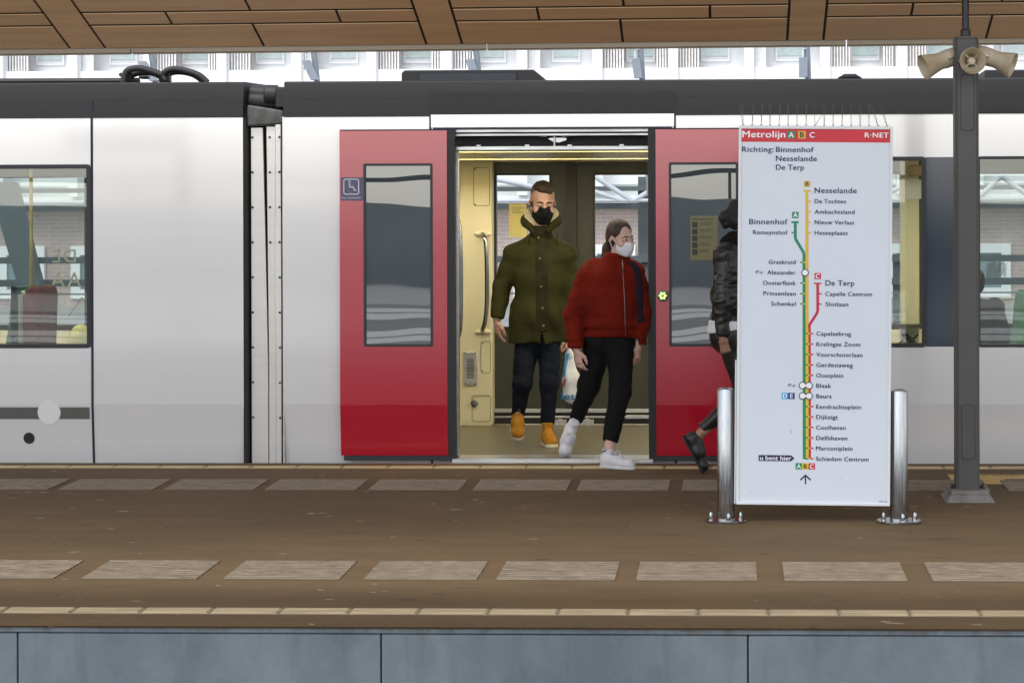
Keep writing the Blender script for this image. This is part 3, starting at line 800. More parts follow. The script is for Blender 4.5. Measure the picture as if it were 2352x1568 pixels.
# raised panel over the door and head gear
pp = MB(); pp.box(X(991.5), X(1549.5), TN - .005, TN - .001, Z(292), Z(213))
pp.build('door_header', 'roofdark', CARR)
pw = MB(); pw.box(X(991.5), X(1549.5), TN - .009, TN - .0052, Z(292), Z(263)); pw.build('header_panel', 'body', CARR)
pl = MB(); pl.box(X(997), X(1545), TN - .024, TN - .002, Z(296.5), Z(293)); pl.build('header_gap', 'gapline', CARR)
hr = MB(); hr.box(DO0, DO1, TN + .0, TN + .05, Z(304), Z(297.2)); hr.box(DO0, DO1, TN + .02, TN + .07, Z(312), Z(306.5))
hr.build('door_rail', 'alu', CARR, bevel=.002)
hv = MB(); hv.box(DO0, DO1, TN + .12, TN + .16, Z(346), Z(296)); hv.build('door_gear_recess', 'black', CARR)
hb = MB(); hb.box(DO0, DO1, TN + .03, TN + .12, Z(345), Z(335.5)); hb.build('door_beam', 'alu', CARR, bevel=.004)
hl = MB(); xm = X(1273)
hl.tube([(xm, TN + .06, Z(312)), (xm, TN + .06, Z(336))], .007, 8); hl.prism([(xm - .02, Z(316)), (xm + .075, Z(316)), (xm + .08, Z(321)), (xm + .03, Z(327)), (xm - .01, Z(325)), (xm - .045, Z(318))], 'y', TN + .07, TN + .09)
for u in (1098, 1210, 1308, 1428): hl.box(X(u) - .014, X(u) + .014, TN + .05, TN + .09, Z(335.5), Z(332))
for s in (-1, 1): hl.tube([(xm + s * .05, TN + .03, Z(313)), (xm + s * .16, TN + .03, Z(308)), (xm + s * .26, TN + .03, Z(309))], .008, 8)
hl.build('door_lock', 'alu', CARR)
hs = MB(); hs.box(DO0, DO1, TN - .045, TN + .22, FZ - .05, FZ + .004); hs.box(DO0, DO1, TN - .07, TN - .046, FZ - .055, FZ - .012); hs.build('door_sill', 'alu', CARR, bevel=.003)
sk = MB(); sk.box(X(998), X(1552), TN - .03, TN - .004, -.3, FZ - .07); sk.build('step_skirt', 'soot', CARR)
jb = MB(); jb.box(DO0 - .01, X(1051), TN + .06, TN + .12, FZ + .005, Z(346)); jb.build('door_jamb', 'alu', CARR, bevel=.004); jb = MB(); jb.box(X(1493), DO1 + .01, TN + .06, TN + .12, FZ + .005, Z(346)); jb.build('door_jamb', 'alu', CARR, bevel=.006)
# doors
def door(x0, x1, rub0, rub1, wx0, wx1, sticker):
    zt, zb = Z(300), Z(1044.5)
    off = .062
    yf = lambda z: side(z) - off
    d = MB(); wz0, wz1 = Z(793), Z(376.5)
    wall_grid(d, [x0, x1], [zb, ZB, zt], [(wx0, wx1, wz0, wz1)], yf, .035)
    D_ = d.build('sliding_door', 'red', CARR, angle=3)
    r = MB(); wall_grid(r, [rub0, rub1], [zb - .02, ZB, zt + .002], [], lambda z: yf(z) + .004, .05); r.build('rubber_edge', 'rubber', D_, angle=20)
    b = MB(); b.box(min(x0, rub0) + .02, max(x1, rub1) + .004, yf(zb) - .004, yf(zb) + .05, zb - .032, zb - .002); b.build('bottom_edge', 'rubber', D_)
    t = MB(); t.box(min(x0, rub0), max(x1, rub1), TN - off + .01, TN - .002, zt + .0025, zt + .009); t.build('top_gap', 'gapline', D_)
    f = MB(); ring(f, wx0 - .004, wx1 + .004, wz0 - .004, wz1 + .004, .016, TN - off - .005, TN - off + .03, 0, .012); f.build('window_frame', 'frame', D_)
    g = MB(); g.box(wx0 + .01, wx1 - .01, TN - off + .006, TN - off + .010, wz0 + .01, wz1 - .01); g.build('pane', 'glass_dark', D_)
    gb = MB(); gb.box(wx0 - .01, wx1 + .01, TN - .02, TN - .015, wz0 - .01, wz1 + .01)
    return D_, off
DL, off = door(X(784.5), X(1030), X(1030.3), X(1048), X(840.5), X(996), True)
DR, off = door(X(1507.5), X(1753), X(1490), X(1507.2), X(1539), X(1695), False)
yd = TN - off
s = MB(); s.box(X(787.5), X(838), yd - .0025, yd - .0005, Z(460), Z(406.5)); s.build('access_sticker', 'acc_blue', DL)
s = MB(); cx, cz = X(811.5), Z(428); q = 1 / 348.3
ring(s, cx - 18.5 * q, cx + 18.5 * q, cz - 18.5 * q, cz + 18.5 * q, 2.6 * q, yd - .005, yd - .003, 0, 6 * q)
s.ball((cx - 4 * q, yd - .004, cz + 11 * q), 2.7 * q, 10, 0, (1, .2, 1))
def pl_(pts, r): s.tube([(cx + a * q, yd - .004, cz + b * q) for a, b in pts], r * q, 8, flat=.25)
pl_([(-4, 7), (-3.2, -1), (5, -1), (8, -9), (12, -8)], 1.9); pl_([(-3.6, 3.5), (3.5, 3.5)], 1.7)
arc = [(-1 + 8.2 * math.cos(a), -5 + 8.2 * math.sin(a)) for a in np.linspace(R(115), R(340), 16)]; pl_(arc, 1.8)
write(s, 'ROLSTOELTOEGANG', cx, Z(453.5), 3.4 * q, yd - .004, 'C', .02, 1, width=44 * q)
s.build('wheelchair_symbol', 'acc_white', DL)
b = MB(); b.lathe([(0, -.004), (.030, -.004), (.040, 0.0), (.040, .012)], (X(1523), yd - .008, Z(679)), (0, 1, 0), 28); b.build('door_button', 'btn', DR)
b = MB(); b.lathe([(.012, -.003), (.019, -.003), (.019, .003)], (X(1523), yd - .012, Z(679)), (0, 1, 0), 12)
for i in range(6):
    a = i * math.pi / 3; cx_, cz_ = X(1523) + math.cos(a) * .0215, Z(679) + math.sin(a) * .0215; b.box(cx_ - .004, cx_ + .004, yd - .0145, yd - .012, cz_ - .004, cz_ + .004)
b.build('button_lamp', 'led', DR)
b = MB(); b.lathe([(0, -.004), (.011, -.004)], (X(1523), yd - .0125, Z(679)), (0, 1, 0), 12); b.build('button_face', 'acc_white', DR)
n_ = MB(); n_.box(X(1586), X(1649), yd + .0012, yd + .004, Z(598), Z(497)); 
for i in range(5):
    n_.box(X(1591), X(1603), yd + .0002, yd + .001, Z(524 + i * 15.5), Z(511.5 + i * 15.5), 1)
    for j in range(2): n_.box(X(1608), X(1608 + random.uniform(20, 34)), yd + .0002, yd + .001, Z(513.6 + i * 15.5 + j * 4), Z(512.4 + i * 15.5 + j * 4), 1)
n_.box(X(1592), X(1640), yd + .0002, yd + .001, Z(506), Z(504), 1)
n_.build('safety_notice', ['paper_glass', 'paper_ink'], DR)
# vestibule: panel beside the far doors, with rails
IY = 16.78
XI = lambda u: XU(u, IY); ZI = lambda v: ZV(v, IY, 1200)
p = MB(); p.prism(rrect(XI(1020), XI(1130), ZI(980), ZI(360), .03), 'y', IY, IY + .22); p.build('side_panel', 'beige', CARR, bevel=.012)
p = MB()
for (u0, u1, v0, v1) in ((1088, 1126, 384, 473), (1103.5, 1127, 783, 857), (1083, 1127, 907, 968)):
    p = MB(); ring(p, XI(u0), XI(u1), ZI(v1), ZI(v0), .005, IY - .0025, IY + .01, 0, .02); p.build('panel_joint', 'beige_dark', CARR)
p = MB(); p.box(XI(1065), XI(1095.5), IY - .008, IY, ZI(884), ZI(808)); p.build('vent_plate', 'alu', CARR, bevel=.003)
p = MB()
for i in range(14): v = 824 + i * 3.3; p.box(XI(1072), XI(1089), IY - .0095, IY - .0081, ZI(v + 1.5), ZI(v))
p.build('vent_slots', 'black', CARR)
p = MB()
for u, v in ((1092, 388), (1092, 470), (1070, 811), (1091, 811), (1070, 881), (1091, 881), (1109, 788), (1109, 852)): p = MB(); p.ball((XI(u), IY - .008, ZI(v)), .007, 8, 0, (1, .5, 1)); p.build('panel_screw', 'steel', CARR)
p = MB(); p.lathe([(0, -.008), (.024, -.006), (.028, 0)], (XI(1089), IY - .002, ZI(927)), (0, 1, 0), 20)
p.build('panel_lock', 'steel', CARR)
def rail(u0, pts, y, r, mt='steel'):
    c = cable([(XU(u, y), y - dy, ZV(v, y, 1200)) for u, v, dy in pts], r); c.build('grab_rail', mt, CARR)
rail(0, ((1108, 537, 0.0), (1113, 541, .05), (1119, 560, .085), (1121, 610, .09), (1121, 690, .09), (1117, 735, .085), (1110, 755, .05), (1107, 762, 0)), IY - .01, .017)
for v in (537, 762): p = MB(); p.ball((XI(1110), IY - .006, ZI(v)), .045, 14, 0, (1.5, .3, .5)); p.build('rail_boss', 'beige', CARR)
rail(0, ((1046, 500, 0), (1055, 512, .03), (1059, 560, .04), (1060, 640, .04), (1059, 735, .04), (1054, 770, .03), (1046, 785, 0)), 14.86, .016)
# far doors
fd = MB(); ft = ZF(358)
def leaf(u0, u1, h):
    wall_grid(fd, [XF(u0), XF(u1)], [ZF(938), ft], [h], lambda z: TFAR - .12, .03)
leaf(1131, 1312, od[0]); leaf(1318, 1500, od[1])
fd.build('far_door', 'olive', CARR, angle=20)
f2 = MB()
for h in od: ring(f2, h[0] - .012, h[1] + .012, h[2] - .012, h[3] + .012, .018, TFAR - .135, TFAR - .10, 0, .02)
f2.box(XF(1303), XF(1327), TFAR - .16, TFAR - .121, ZF(975), ft); f2.box(XF(1131), XF(1500), TFAR - .16, TFAR - .124, ft, ft + .1)
f2.box(XF(1131), XF(1500), TFAR - .15, TFAR - .02, FZ, ZF(944))
f2.build('door_rubber', 'olive_dark', CARR)
for h in od:
    g = MB(); g.box(h[0], h[1], TFAR - .112, TFAR - .108, h[2], h[3]); g.build('far_door_pane', 'glass_far', CARR)
f3 = MB(); f3.box(XF(1131), XF(1500), TFAR - .17, TFAR - .12, ZF(943), ZF(935)); f3.box(XF(1131), XF(1500), TFAR - .166, TFAR - .151, ZF(955), ZF(951)); f3.box(XF(1440), XF(1500), TFAR - .2, TFAR - .171, ZF(956), ZF(948))
for u in (1290, 1352):
    f3.box(XF(u - 14), XF(u + 14), TFAR - .19, TFAR - .152, ZF(968), ZF(959)); f3.box(XF(u - 4), XF(u + 4), TFAR - .21, TFAR - .19, ZF(974), ZF(956))
f3.box(XF(1131), XF(1500), TFAR - .19, TFAR - .16, FZ + .001, FZ + .008)
f3.build('door_track', 'alu', CARR, bevel=.002)
nt_ = MB(); nt_.box(XF(1173), XF(1213), TFAR - .1165, TFAR - .1135, ZF(545), ZF(468))
for j in range(3): nt_.box(XF(1180), XF(1206 - 8 * (j % 2)), TFAR - .1185, TFAR - .117, ZF(479 + j * 5), ZF(478 + j * 5), 1)
nt_.build('paper_notice', ['paper', 'paper_ink'], CARR)
sf = MB(); sf.box(DO0 - .6, DO1 + .6, TN + .16, TFAR - .1, Z(347), Z(346) - .0125); 
lw = MB(); lw.box(XF(1506), xr1 - .1, TFAR - .16, TFAR - .055, FZ, ZF(756)); lw.box(xr0 + .1, XF(1020), TFAR - .16, TFAR - .055, FZ, Z(346)); lw.build('inner_lining', 'beige', CARR)
# windows right of the map sign
window(CARR, X(2050) - .55, X(2126), WZ0, Z(365)); 
nv = MB(); nv.box(X(2127), X(2200), TN + .001, TN + .02, WZ0, Z(365)); nv.build('navy_panel', 'navy', CARR)
window(CARR, X(2246), X(2640), WZ0, Z(365), .02); window(CARR, X(2760), X(3200), WZ0, Z(365))
py = 15.6
sp = MB(); sp.box(XU(2068, py), XU(2112, py), py, py + .05, FZ, ZV(372, py)); sp.build('screen_panel', 'beige', CARR, bevel=.01)
sp = MB(); sp.box(XU(2084, py), XU(2122, py), py - .14, py - .012, ZV(408, py), ZV(384, py)); sp.build('equipment_box', mat('tan_box', (.5, .37, .2), .5), CARR, bevel=.015)
sp = MB(); sp.box(XU(2081, py), XU(2124, py), py - .018, py - .003, ZV(460, py), ZV(416, py)); sp.build('white_notice', 'white', CARR)
sp = MB(); sp.box(XU(2030, py), XU(2118, py), py - .12, py - .02, ZV(752, py), ZV(745, py)); sp.build('bin_rail', 'soot', CARR)
sp = MB(); sp.tube([(XU(2072, py), py - .05, ZV(765, py)), (XU(2088, py), py - .06, ZV(778, py)), (XU(2100, py), py - .05, ZV(790, py))], .018, 8); sp.tube([(XU(2058, py), py - .03, ZV(795, py)), (XU(2086, py), py - .03, ZV(768, py))], .008, 6); sp.tube([(XU(2080, py), py - .03, ZV(795, py)), (XU(2108, py), py - .03, ZV(768, py))], .008, 6); sp.build('fire_hammer', 'rubber', CARR)
seat(CARR, 2338, 2360, 2300, 2352, 668, 15.5, 'seat_green', face=-1)
seat(CARR, 2560, 2590, 2555, 2600, 668, 15.5, 'seat_green', face=1)
gr = MB(); gr.box(XF(2248), XF(2298), TFAR - .04, TFAR - .036, ZF(655), ZF(600))
# etched scribble on the far pane
sc_ = MB(); random.seed(11)
for i in range(16):
    u = 2265 + i * 2.9; a = 604 + random.uniform(-2, 8); b_ = 640 + random.uniform(-6, 6) - i * .3; sc_.box(XF(u), XF(u + 1.2), TFAR - .043, TFAR - .040, ZF(b_), ZF(a))
for i in range(7): v = 607 + i * 5.6; sc_.box(XF(2263 + random.uniform(0, 10)), XF(2300 + random.uniform(0, 9)), TFAR - .0465, TFAR - .0435, ZF(v + .9), ZF(v))
sc_.build('pane_scribble', 'paper_ink', CARR)
tr_ = MB(); tr_.tube([(XU(2236, 16.6), 16.6, ZV(690, 16.6)), (XU(2420, 16.6), 16.6, ZV(686, 16.6))], .012, 8); tr_.build('grab_rail', 'alu', CARR)
# roof equipment
y = 14.95
ac = MB(); a, b_ = P(922, 186, y), P(1232, 160, y)
ac.prism([(a.x, a.z - .08), (a.x, b_.z - .02), (a.x + .02, b_.z), (b_.x - .02, b_.z), (b_.x + .05, b_.z - .06), (b_.x + .05, a.z - .08)], 'y', y, y + 1.5)
ac.build('roof_unit', 'roofdark', CARR, bevel=.008)
ac = MB(); ac.box(a.x + .13, b_.x - .14, y - .012, y - .001, a.z + .0, b_.z - .025); ac.build('roof_unit_grille', mat('roof_unit_blue_grey', (.028, .034, .042), .5), CARR)
hp = MB(); a, b_ = P(1922, 180, 14.8), P(1982, 169.5, 14.8); hp.prism([(a.x, a.z), (a.x + .05, b_.z), (b_.x - .05, b_.z), (b_.x, a.z)], 'y', 14.8, 15.1); hp.build('roof_hump', 'roofdark', CARR, bevel=.01)
hp = MB(); a, b_ = P(2262, 182, 14.85), P(2700, 158, 14.85); hp.box(a.x, b_.x, 14.85, 15.3, a.z - .02, b_.z); hp.build('roof_unit', 'roofdark', CARR, bevel=.01)
# slanted roof front corner: bevelled end piece
ce = MB(); pr = roof_prof(); ce.prism([(xr0 - .001, ZR0), (xr0 + .0, ZR0), (xr0 + .0, ZR2 - .01)], 'y', TN + .01, TN + .02)
# ---------------- gangway between the carriages (belongs to the right carriage)
GW = TN + .055
XG = lambda u: XU(u, GW)
ZG = lambda v: ZV(v, GW, 1200)
ga = XG(577)
g1 = MB(); g1.prism([(ga, -.8), (XG(616), -.8), (XG(616), ZG(845)), (XG(605), ZG(290)), (ga, ZG(290))], 'y', GW, GW + .03); g1.build('gangway_panel', 'gangway', CARR, bevel=.004)
g2 = MB(); g2.prism([(XG(617.5), -.8), (XG(648), -.8), (XG(648), ZG(288)), (XG(614), ZG(288)), (XG(619), ZG(840))], 'y', GW - .02, GW + .01); g2.build('gangway_panel', 'gangway', CARR, bevel=.004)
g3 = MB(); g3.box(XG(636), XG(649.5), GW - .045, GW - .022, -.8, ZG(284)); g3.build('gangway_strip', 'gangway', CARR, bevel=.006)
g4 = MB()
for i in range(9):
    v = 313 + i * 80.6
    for u, yy in ((581, GW - .004), (646, GW - .049)) + (((622 + i * .3, GW - .024),) if i < 4 else ()): g4 = MB(); g4.ball((XG(u), yy, ZG(v)), .009, 8); g4.build('rivet', 'steel', CARR)
g5 = MB(); g5.box(XG(560), xr0 + .02, GW + .06, TFAR - .2, -.8, ZG(265)); g5.build('bellows', 'black', CARR)
g6 = MB(); g6.prism([(XG(572), ZG(288)), (XG(572), ZG(238)), (XG(655), ZG(252)), (XG(655), ZG(284)), (XG(612), ZG(287))], 'y', GW - .05, GW + .05); g6.build('bellows_hood', mat('hood_fabric', (.10, .10, .095), .6, var=.4, vs=12), CARR, bevel=.015)
g7 = MB(); g7.tube([(XG(566), GW + .12, ZG(208)), (XG(612), GW + .12, ZG(211)), (XG(655), GW + .12, ZG(214))], .055, 12); g7.tube([(XG(566), GW + .1, ZG(226)), (XG(655), GW + .1, ZG(231))], .06, 12)
g7.tube([(XG(606), GW + .06, ZG(213)), (XG(636), GW + .06, ZG(214))], .066, 12); g7.box(XG(633), XG(657), GW, GW + .2, ZG(245), ZG(197)); g7.build('coupling_pipe', 'rubber', CARR, bevel=.01)
rb = MB(); rb.prism([(xr0 - .008, TN + .003), (xr0 + .002, TN + .001), (xr0 + .002, TN + .12), (xr0 - .012, TN + .12)], 'z', -.85, ZG(266)); rb.build('edge_seal', 'alu', CARR)

# ================================================================== MAP SIGN
SY = 11.76
SS = F / SY
sx0 = XU(1697, SY, 291); sz1 = ZV(291, SY, 1870)
def sxx(u, v): return sx0 + (u + 8.3 * (v - 291) / 865 - 1697) / SS
def szz(v): return sz1 - (v - 291) / SS
SW, SH = 352 / SS, 866 / SS
base = Vector((sx0 + SW / 2, SY, gz(SY)))
SIGN = thing('metro_map_sign', base, 'tall white metro line map sign with a red header, held between two short steel posts', 'sign')
LEAN = Matrix.Translation((sx0 + SW / 2, SY, sz1)) @ Matrix.Rotation(R(.62), 4, 'Y') @ Matrix.Translation((-(sx0 + SW / 2), -SY, -sz1))
pn = MB(); pn.box(sx0 + .012, sx0 + SW - .012, SY - .012, SY + .05, sz1 - SH + .012, sz1 - .012); pn.xf(LEAN).build('panel', 'sign_white', SIGN)
fr = MB(); ring(fr, sx0, sx0 + SW, sz1 - SH, sz1, .0145, SY - .022, SY + .06, 0, .006); fr.box(sx0 - .010, sx0 - .001, SY - .004, SY + .07, sz1 - SH, sz1 - .62 * SH)
fr.xf(LEAN).build('frame', 'sign_frame', SIGN, bevel=.002)
Y1, Y2, Y3, Y4 = SY - .0135, SY - .015, SY - .0165, SY - .018
hd = MB(); hd.box(sxx(1701.5, 296), sxx(2045, 296), Y1, SY - .0121, szz(327), szz(296)); hd.xf(LEAN).build('header_band', 'sign_red', SIGN)
inks = ['ink', 's_white', 's_green', 's_green2', 's_yellow', 's_lemon', 's_magenta', 's_dark', 's_cyan', 's_blue']
IK = {n: i for i, n in enumerate(inks)}
tx = MB()
u_ = 1 / SS
def T(txt, u, v, cap, al='L', ink='ink', y=Y2, bold=.014, sp=1.07, w=None):
    tx = MB(); write(tx, txt, sxx(u, v), szz(v), cap * u_, y, al, bold, sp, w * u_ if w else None)
    tx.xf(LEAN).build('lettering', ink, SIGN)
def badge(ch, u0, u1, v0, v1, bgk, fg, cap, y0=Y1):
    lm.add([(sxx(u0, v0), y0, szz(v0)), (sxx(u1, v0), y0, szz(v0)), (sxx(u1, v0), y0, szz(v1)), (sxx(u0, v0), y0, szz(v1))], [(0, 1, 2, 3)], IK[bgk])
    T(ch, (u0 + u1) / 2, (v0 + v1) / 2, cap, 'C', fg, y0 - .0015, .025, 1.0)
lm = MB()
HB_ = MB()
T('Metrolijn', 1705, 309.5, 14.5, 'L', 's_white', Y2, .028, 1.04, 98)
badge('A', 1808.5, 1825, 302, 319, 's_green', 's_white', 12, Y2); badge('B', 1832.5, 1850, 302, 319, 's_yellow', 's_dark', 12, Y2); badge('C', 1856, 1873.5, 302, 319, 's_magenta', 's_white', 12, Y2)
T('R·NET', 1985, 310, 11, 'L', 's_white', Y2, .022, 1.08, 54)
T('Richting:', 1704.5, 344, 12, sp=1.08, w=72)
for s_t, v, w in (('Binnenhof', 344, 86), ('Nesselande', 364.5, 93), ('De Terp', 384.8, 63.5)): T(s_t, 1782, v, 12, w=w)
for s_t, u, v, w in (('Nesselande', 1870, 437, 96), ('De Terp', 1894.5, 648.5, 65.5)): T(s_t, u, v, 12.2, w=w)
T('Binnenhof', 1808, 509.5, 12.2, 'R', w=87.5)
for s_t, v, w in (('De Tochten', 462, 72), ('Ambachtsland', 486, 91), ('Nieuw Verlaat', 510, 91), ('Hesseplaats', 534, 75)): T(s_t, 1870, v, 9.4, w=w)
T('Romeynshof', 1808, 534, 9.4, 'R', w=79)
for s_t, v, w in (('Graskruid', 601.5, 61.5), ('Alexander', 625.5, 65), ('Oosterflank', 649.5, 75), ('Prinsenlaan', 673.5, 74), ('Schenkel', 697, 56)): T(s_t, 1826.5, v, 9.4, 'R', w=w)
for s_t, v, w in (('Capelle Centrum', 673.5, 106), ('Slotlaan', 697, 52)): T(s_t, 1894.5, v, 9.4, w=w)
low_ = (('Capelsebrug', 764.5, 79), ('Kralingse Zoom', 788.5, 100), ('Voorschoterlaan', 812.5, 105), ('Gerdesiaweg', 836, 83), ('Oostplein', 860, 61.5), ('Blaak', 883.5, 34), ('Beurs', 907.5, 34.5), ('Eendrachtsplein', 931.5, 102), ('Dijkzigt', 955, 49.5), ('Coolhaven', 979, 67), ('Delfshaven', 1003, 71), ('Marconiplein', 1026.5, 83), ('Schiedam Centrum', 1050.5, 120))
for s_t, v, w in low_: T(s_t, 1873.7 - (v - 764) * .005, v, 9.4, w=w)
T('SDC133', 2016, 1147, 3.6, w=18, bold=0)
T('u bent hier', 1744.5, 1050, 9.6, 'L', 's_white', Y3, .02, 1.0, 71)
def rect(u0, u1, v0, v1, ink, y=Y1):
    lm.add([(sxx(u0, v0), y, szz(v0)), (sxx(u1, v0), y, szz(v0)), (sxx(u1, v1), y, szz(v1)), (sxx(u0, v1), y, szz(v1))], [(0, 1, 2, 3)], IK[ink])
def poly(pts, ink, y=Y1): lm.add([(sxx(u, v), y, szz(v)) for u, v in pts], [tuple(range(len(pts)))], IK[ink])
tx = MB()
badge('B', 1846, 1860, 415.5, 429.5, 's_yellow', 's_dark', 9.5); badge('A', 1818.5, 1833.5, 486.5, 501.5, 's_green', 's_white', 10); badge('C', 1869.5, 1884.5, 626, 640.5, 's_magenta', 's_white', 10)
badge('D', 1794, 1809, 900.5, 915, 's_cyan', 's_white', 9.5); badge('E', 1809, 1823.8, 900.5, 915, 's_blue', 's_white', 9.5)
badge('A', 1825.5, 1840, 1061, 1075.5, 's_green', 's_white', 9.5); badge('B', 1840, 1855, 1061, 1075.5, 's_lemon', 's_dark', 9.5); badge('C', 1855, 1870, 1061, 1075.5, 's_magenta', 's_white', 9.5)
# yellow line
rect(1844.5, 1861.5, 436.5, 440.5, 's_yellow'); rect(1849, 1855.7, 440.5, 760, 's_yellow'); rect(1848.6, 1855.2, 760, 1052, 's_lemon')
# green line
rect(1817, 1834, 508, 512.5, 's_green'); rect(1822.3, 1829.2, 512.5, 545, 's_green')
poly([(1822.3, 545), (1829.2, 545), (1831, 550), (1847, 577), (1848.9, 584), (1842.2, 584), (1840.6, 579), (1824.3, 552)], 's_green')
rect(1842.2, 1848.9, 584, 1052, 's_green2')
# magenta line
rect(1868, 1885.5, 648, 651.5, 's_magenta'); rect(1873.5, 1880, 651.5, 712, 's_magenta')
poly([(1873.5, 712), (1880, 712), (1878, 719), (1861.5, 745), (1860.3, 751), (1854, 751), (1855.5, 743), (1872, 717)], 's_magenta')
rect(1855.3, 1860.8, 751, 1052, 's_magenta')
for v in (462, 486, 510, 534): rect(1855.7, 1861, v - 1.6, v + 1.6, 's_yellow')
rect(1817, 1822.3, 532.5, 535.8, 's_green')
for v in (601.8, 649.5, 673.5, 697): rect(1836.5, 1842.5, v - 1.6, v + 1.6, 's_green2'); rect(1843, 1849.2, v - 1.6, v + 1.6, 's_yellow', Y2)
for v in (673.5, 697): rect(1880, 1885.5, v - 1.6, v + 1.6, 's_magenta')
for s_t, v, w in low_:
    if s_t in ('Blaak', 'Beurs'): continue
    rect(1848.6, 1853.5, v - 1.7, v + 1.7, 's_green2', Y2); rect(1854, 1860, v - 1.7, v + 1.7, 's_yellow', Y2); rect(1860.5, 1866.5, v - 1.7, v + 1.7, 's_magenta')
def ringd(u, v, r, w, y):
    n = 28
    c = (sxx(u, v), szz(v))
    pts = [(c[0] + q * u_ * math.cos(2 * math.pi * i / n), y, c[1] + q * u_ * math.sin(2 * math.pi * i / n)) for q in (r, r - w) for i in range(n)]
    lm.add(pts, [(i, (i + 1) % n, n + (i + 1) % n, n + i) for i in range(n)], IK['ink'])
    lm.add([(c[0] + (r - w) * u_ * math.cos(2 * math.pi * i / n), y - .0008, c[1] + (r - w) * u_ * math.sin(2 * math.pi * i / n)) for i in range(n)], [tuple(range(n))], IK['s_white'])
ringd(1848, 625.5, 8.5, 2, Y3)
for v in (883.5, 907.5):
    for u in (1841.5, 1856.5): ringd(u, v, 8.5, 2, Y3)
    poly([(1845, v - 2.2), (1853, v - 2.2), (1853, v + 2.2), (1845, v + 2.2)], 's_white', Y4 - .002)
# railway emblem: two arrows joined by a wave
def emblem(u, v):
    for s in (1, -1):
        a = [(-8, 1.5), (-4, 4.2), (-1, 2.2), (2, -1.2), (5, -2.6)]
        for (p0, p1) in zip(a[:-1], a[1:]):
            poly([(u + s * p0[0], v - s * (p0[1] - 1) * 1 - 1), (u + s * p1[0], v - s * (p1[1] - 1) - 1), (u + s * p1[0], v - s * (p1[1] - 1) + .4), (u + s * p0[0], v - s * (p0[1] - 1) + .4)], 'ink')
    poly([(u - 8.5, v), (u - 4, v - 3.2), (u - 3.4, v - 2.2), (u - 6.6, v), (u - 3.4, v + 2.2), (u - 4, v + 3.2)], 'ink', Y2); poly([(u + 8.5, v), (u + 4, v - 3.2), (u + 3.4, v - 2.2), (u + 6.6, v), (u + 3.4, v + 2.2), (u + 4, v + 3.2)], 'ink', Y2)
emblem(1743, 625.5); emblem(1817, 883.5)
poly([(1741, 1043.5), (1815, 1043.5), (1823, 1050.2), (1815, 1057), (1741, 1057)], 'ink', Y2)
rect(1846.5, 1849.5, 1088, 1109, 'ink'); poly([(1848, 1086.5), (1861, 1098.5), (1859, 1100.8), (1848, 1090.8), (1837, 1100.8), (1835, 1098.5)], 'ink', Y2)
for (u, v, du, dv) in ((1814, 985, 1.2, 9), (1720, 1130, 7, -3), (1929, 1092, .6, 3)): poly([(u, v), (u + .9, v), (u + du + .8, v + dv), (u + du, v + dv)], 'ink')
lm.xf(LEAN).build('line_diagram', inks, SIGN)
sp_us = [1711, 1738, 1763, 1787, 1812, 1836, 1861, 1885, 1909, 1933, 1957, 1981, 2005, 2029] 
sp_us = [1707 + i * 20.6 for i in range(17)]
br_ = MB(); br_.box(sx0 + .004, sx0 + SW - .004, SY - .01, SY + .02, sz1 + .0005, sz1 + .004); br_.xf(LEAN).build('spike_strip', 'alu', SIGN)
random.seed(5)
for i, u in enumerate(sp_us):
    s = MB(); x = sxx(u, 291); z = sz1 + .003
    for kq in range(2):
        dx = random.uniform(-.006, .006) + (kq - .5) * .006
        ln = .118
        if i == 8 and kq: dx, ln = .035, .06
        if i >= 15: dx = -.045 + kq * .018; ln = .115
        if i == 0: dx = -.022 + kq * .018
        s.tube([(x, SY + .005 + .004 * kq, z), (x + dx, SY - .01 + .03 * kq, z + ln)], .0013, 5)
    s.box(x - .006, x + .006, SY - .004, SY + .014, z, z + .006)
    s.xf(LEAN).build('bird_spike', 'spike', SIGN)
def post(u0, u1, vt, vb, fu0, fu1):
    pg = PG((u0 + u1) / 2, vb); y = SY + .03
    x = XU((u0 + u1) / 2, y, 1000); r = (u1 - u0) / 2 * y / F; zb = gz(y); zt = ZV(vt, y)
    p = MB(); p.lathe([(r, zb + .004), (r, zt - r * .35), (r * .93, zt - r * .14), (r * .75, zt - .003), (r * .5, zt + .002), (0, zt + .003)], (x, y, 0), (0, 0, 1), 32)
    po = p.build('post', 'steel', SIGN)
    f = MB(); fr_ = (fu1 - fu0) / 2 * y / F; f.lathe([(0, .012), (fr_ * .96, .012), (fr_, .008), (fr_, -.004)], (x, y, zb), (0, 0, 1), 40); f.build('flange', 'steel', po)
    for a in (8, 172, 80):
        b_ = MB(); bx_, by_ = x + math.cos(R(a)) * r * 1.75, y - math.sin(R(a)) * r * 1.45 * (1 if a < 200 else .2)
        b_.lathe([(.014, .012), (.014, .026), (.010, .027), (.009, .047), (.006, .053), (0, .054)], (bx_, by_, zb), (0, 0, 1), 6); b_.build('bolt', 'steel', po)
post(1647, 1686.5, 890, 1200, 1620, 1712); post(2044, 2085, 894, 1204, 2010, 2115)
bk = MB()
for v in (905, 1075, 1125): bk.box(sxx(1686, v) - .01, sxx(1698, v), SY + .015, SY + .035, szz(v) - .02, szz(v) + .02); bk.box(sxx(2048, v), sxx(2056, v), SY + .015, SY + .035, szz(v) - .02, szz(v) + .02)
bk.build('clamp', 'alu', SIGN, bevel=.003)

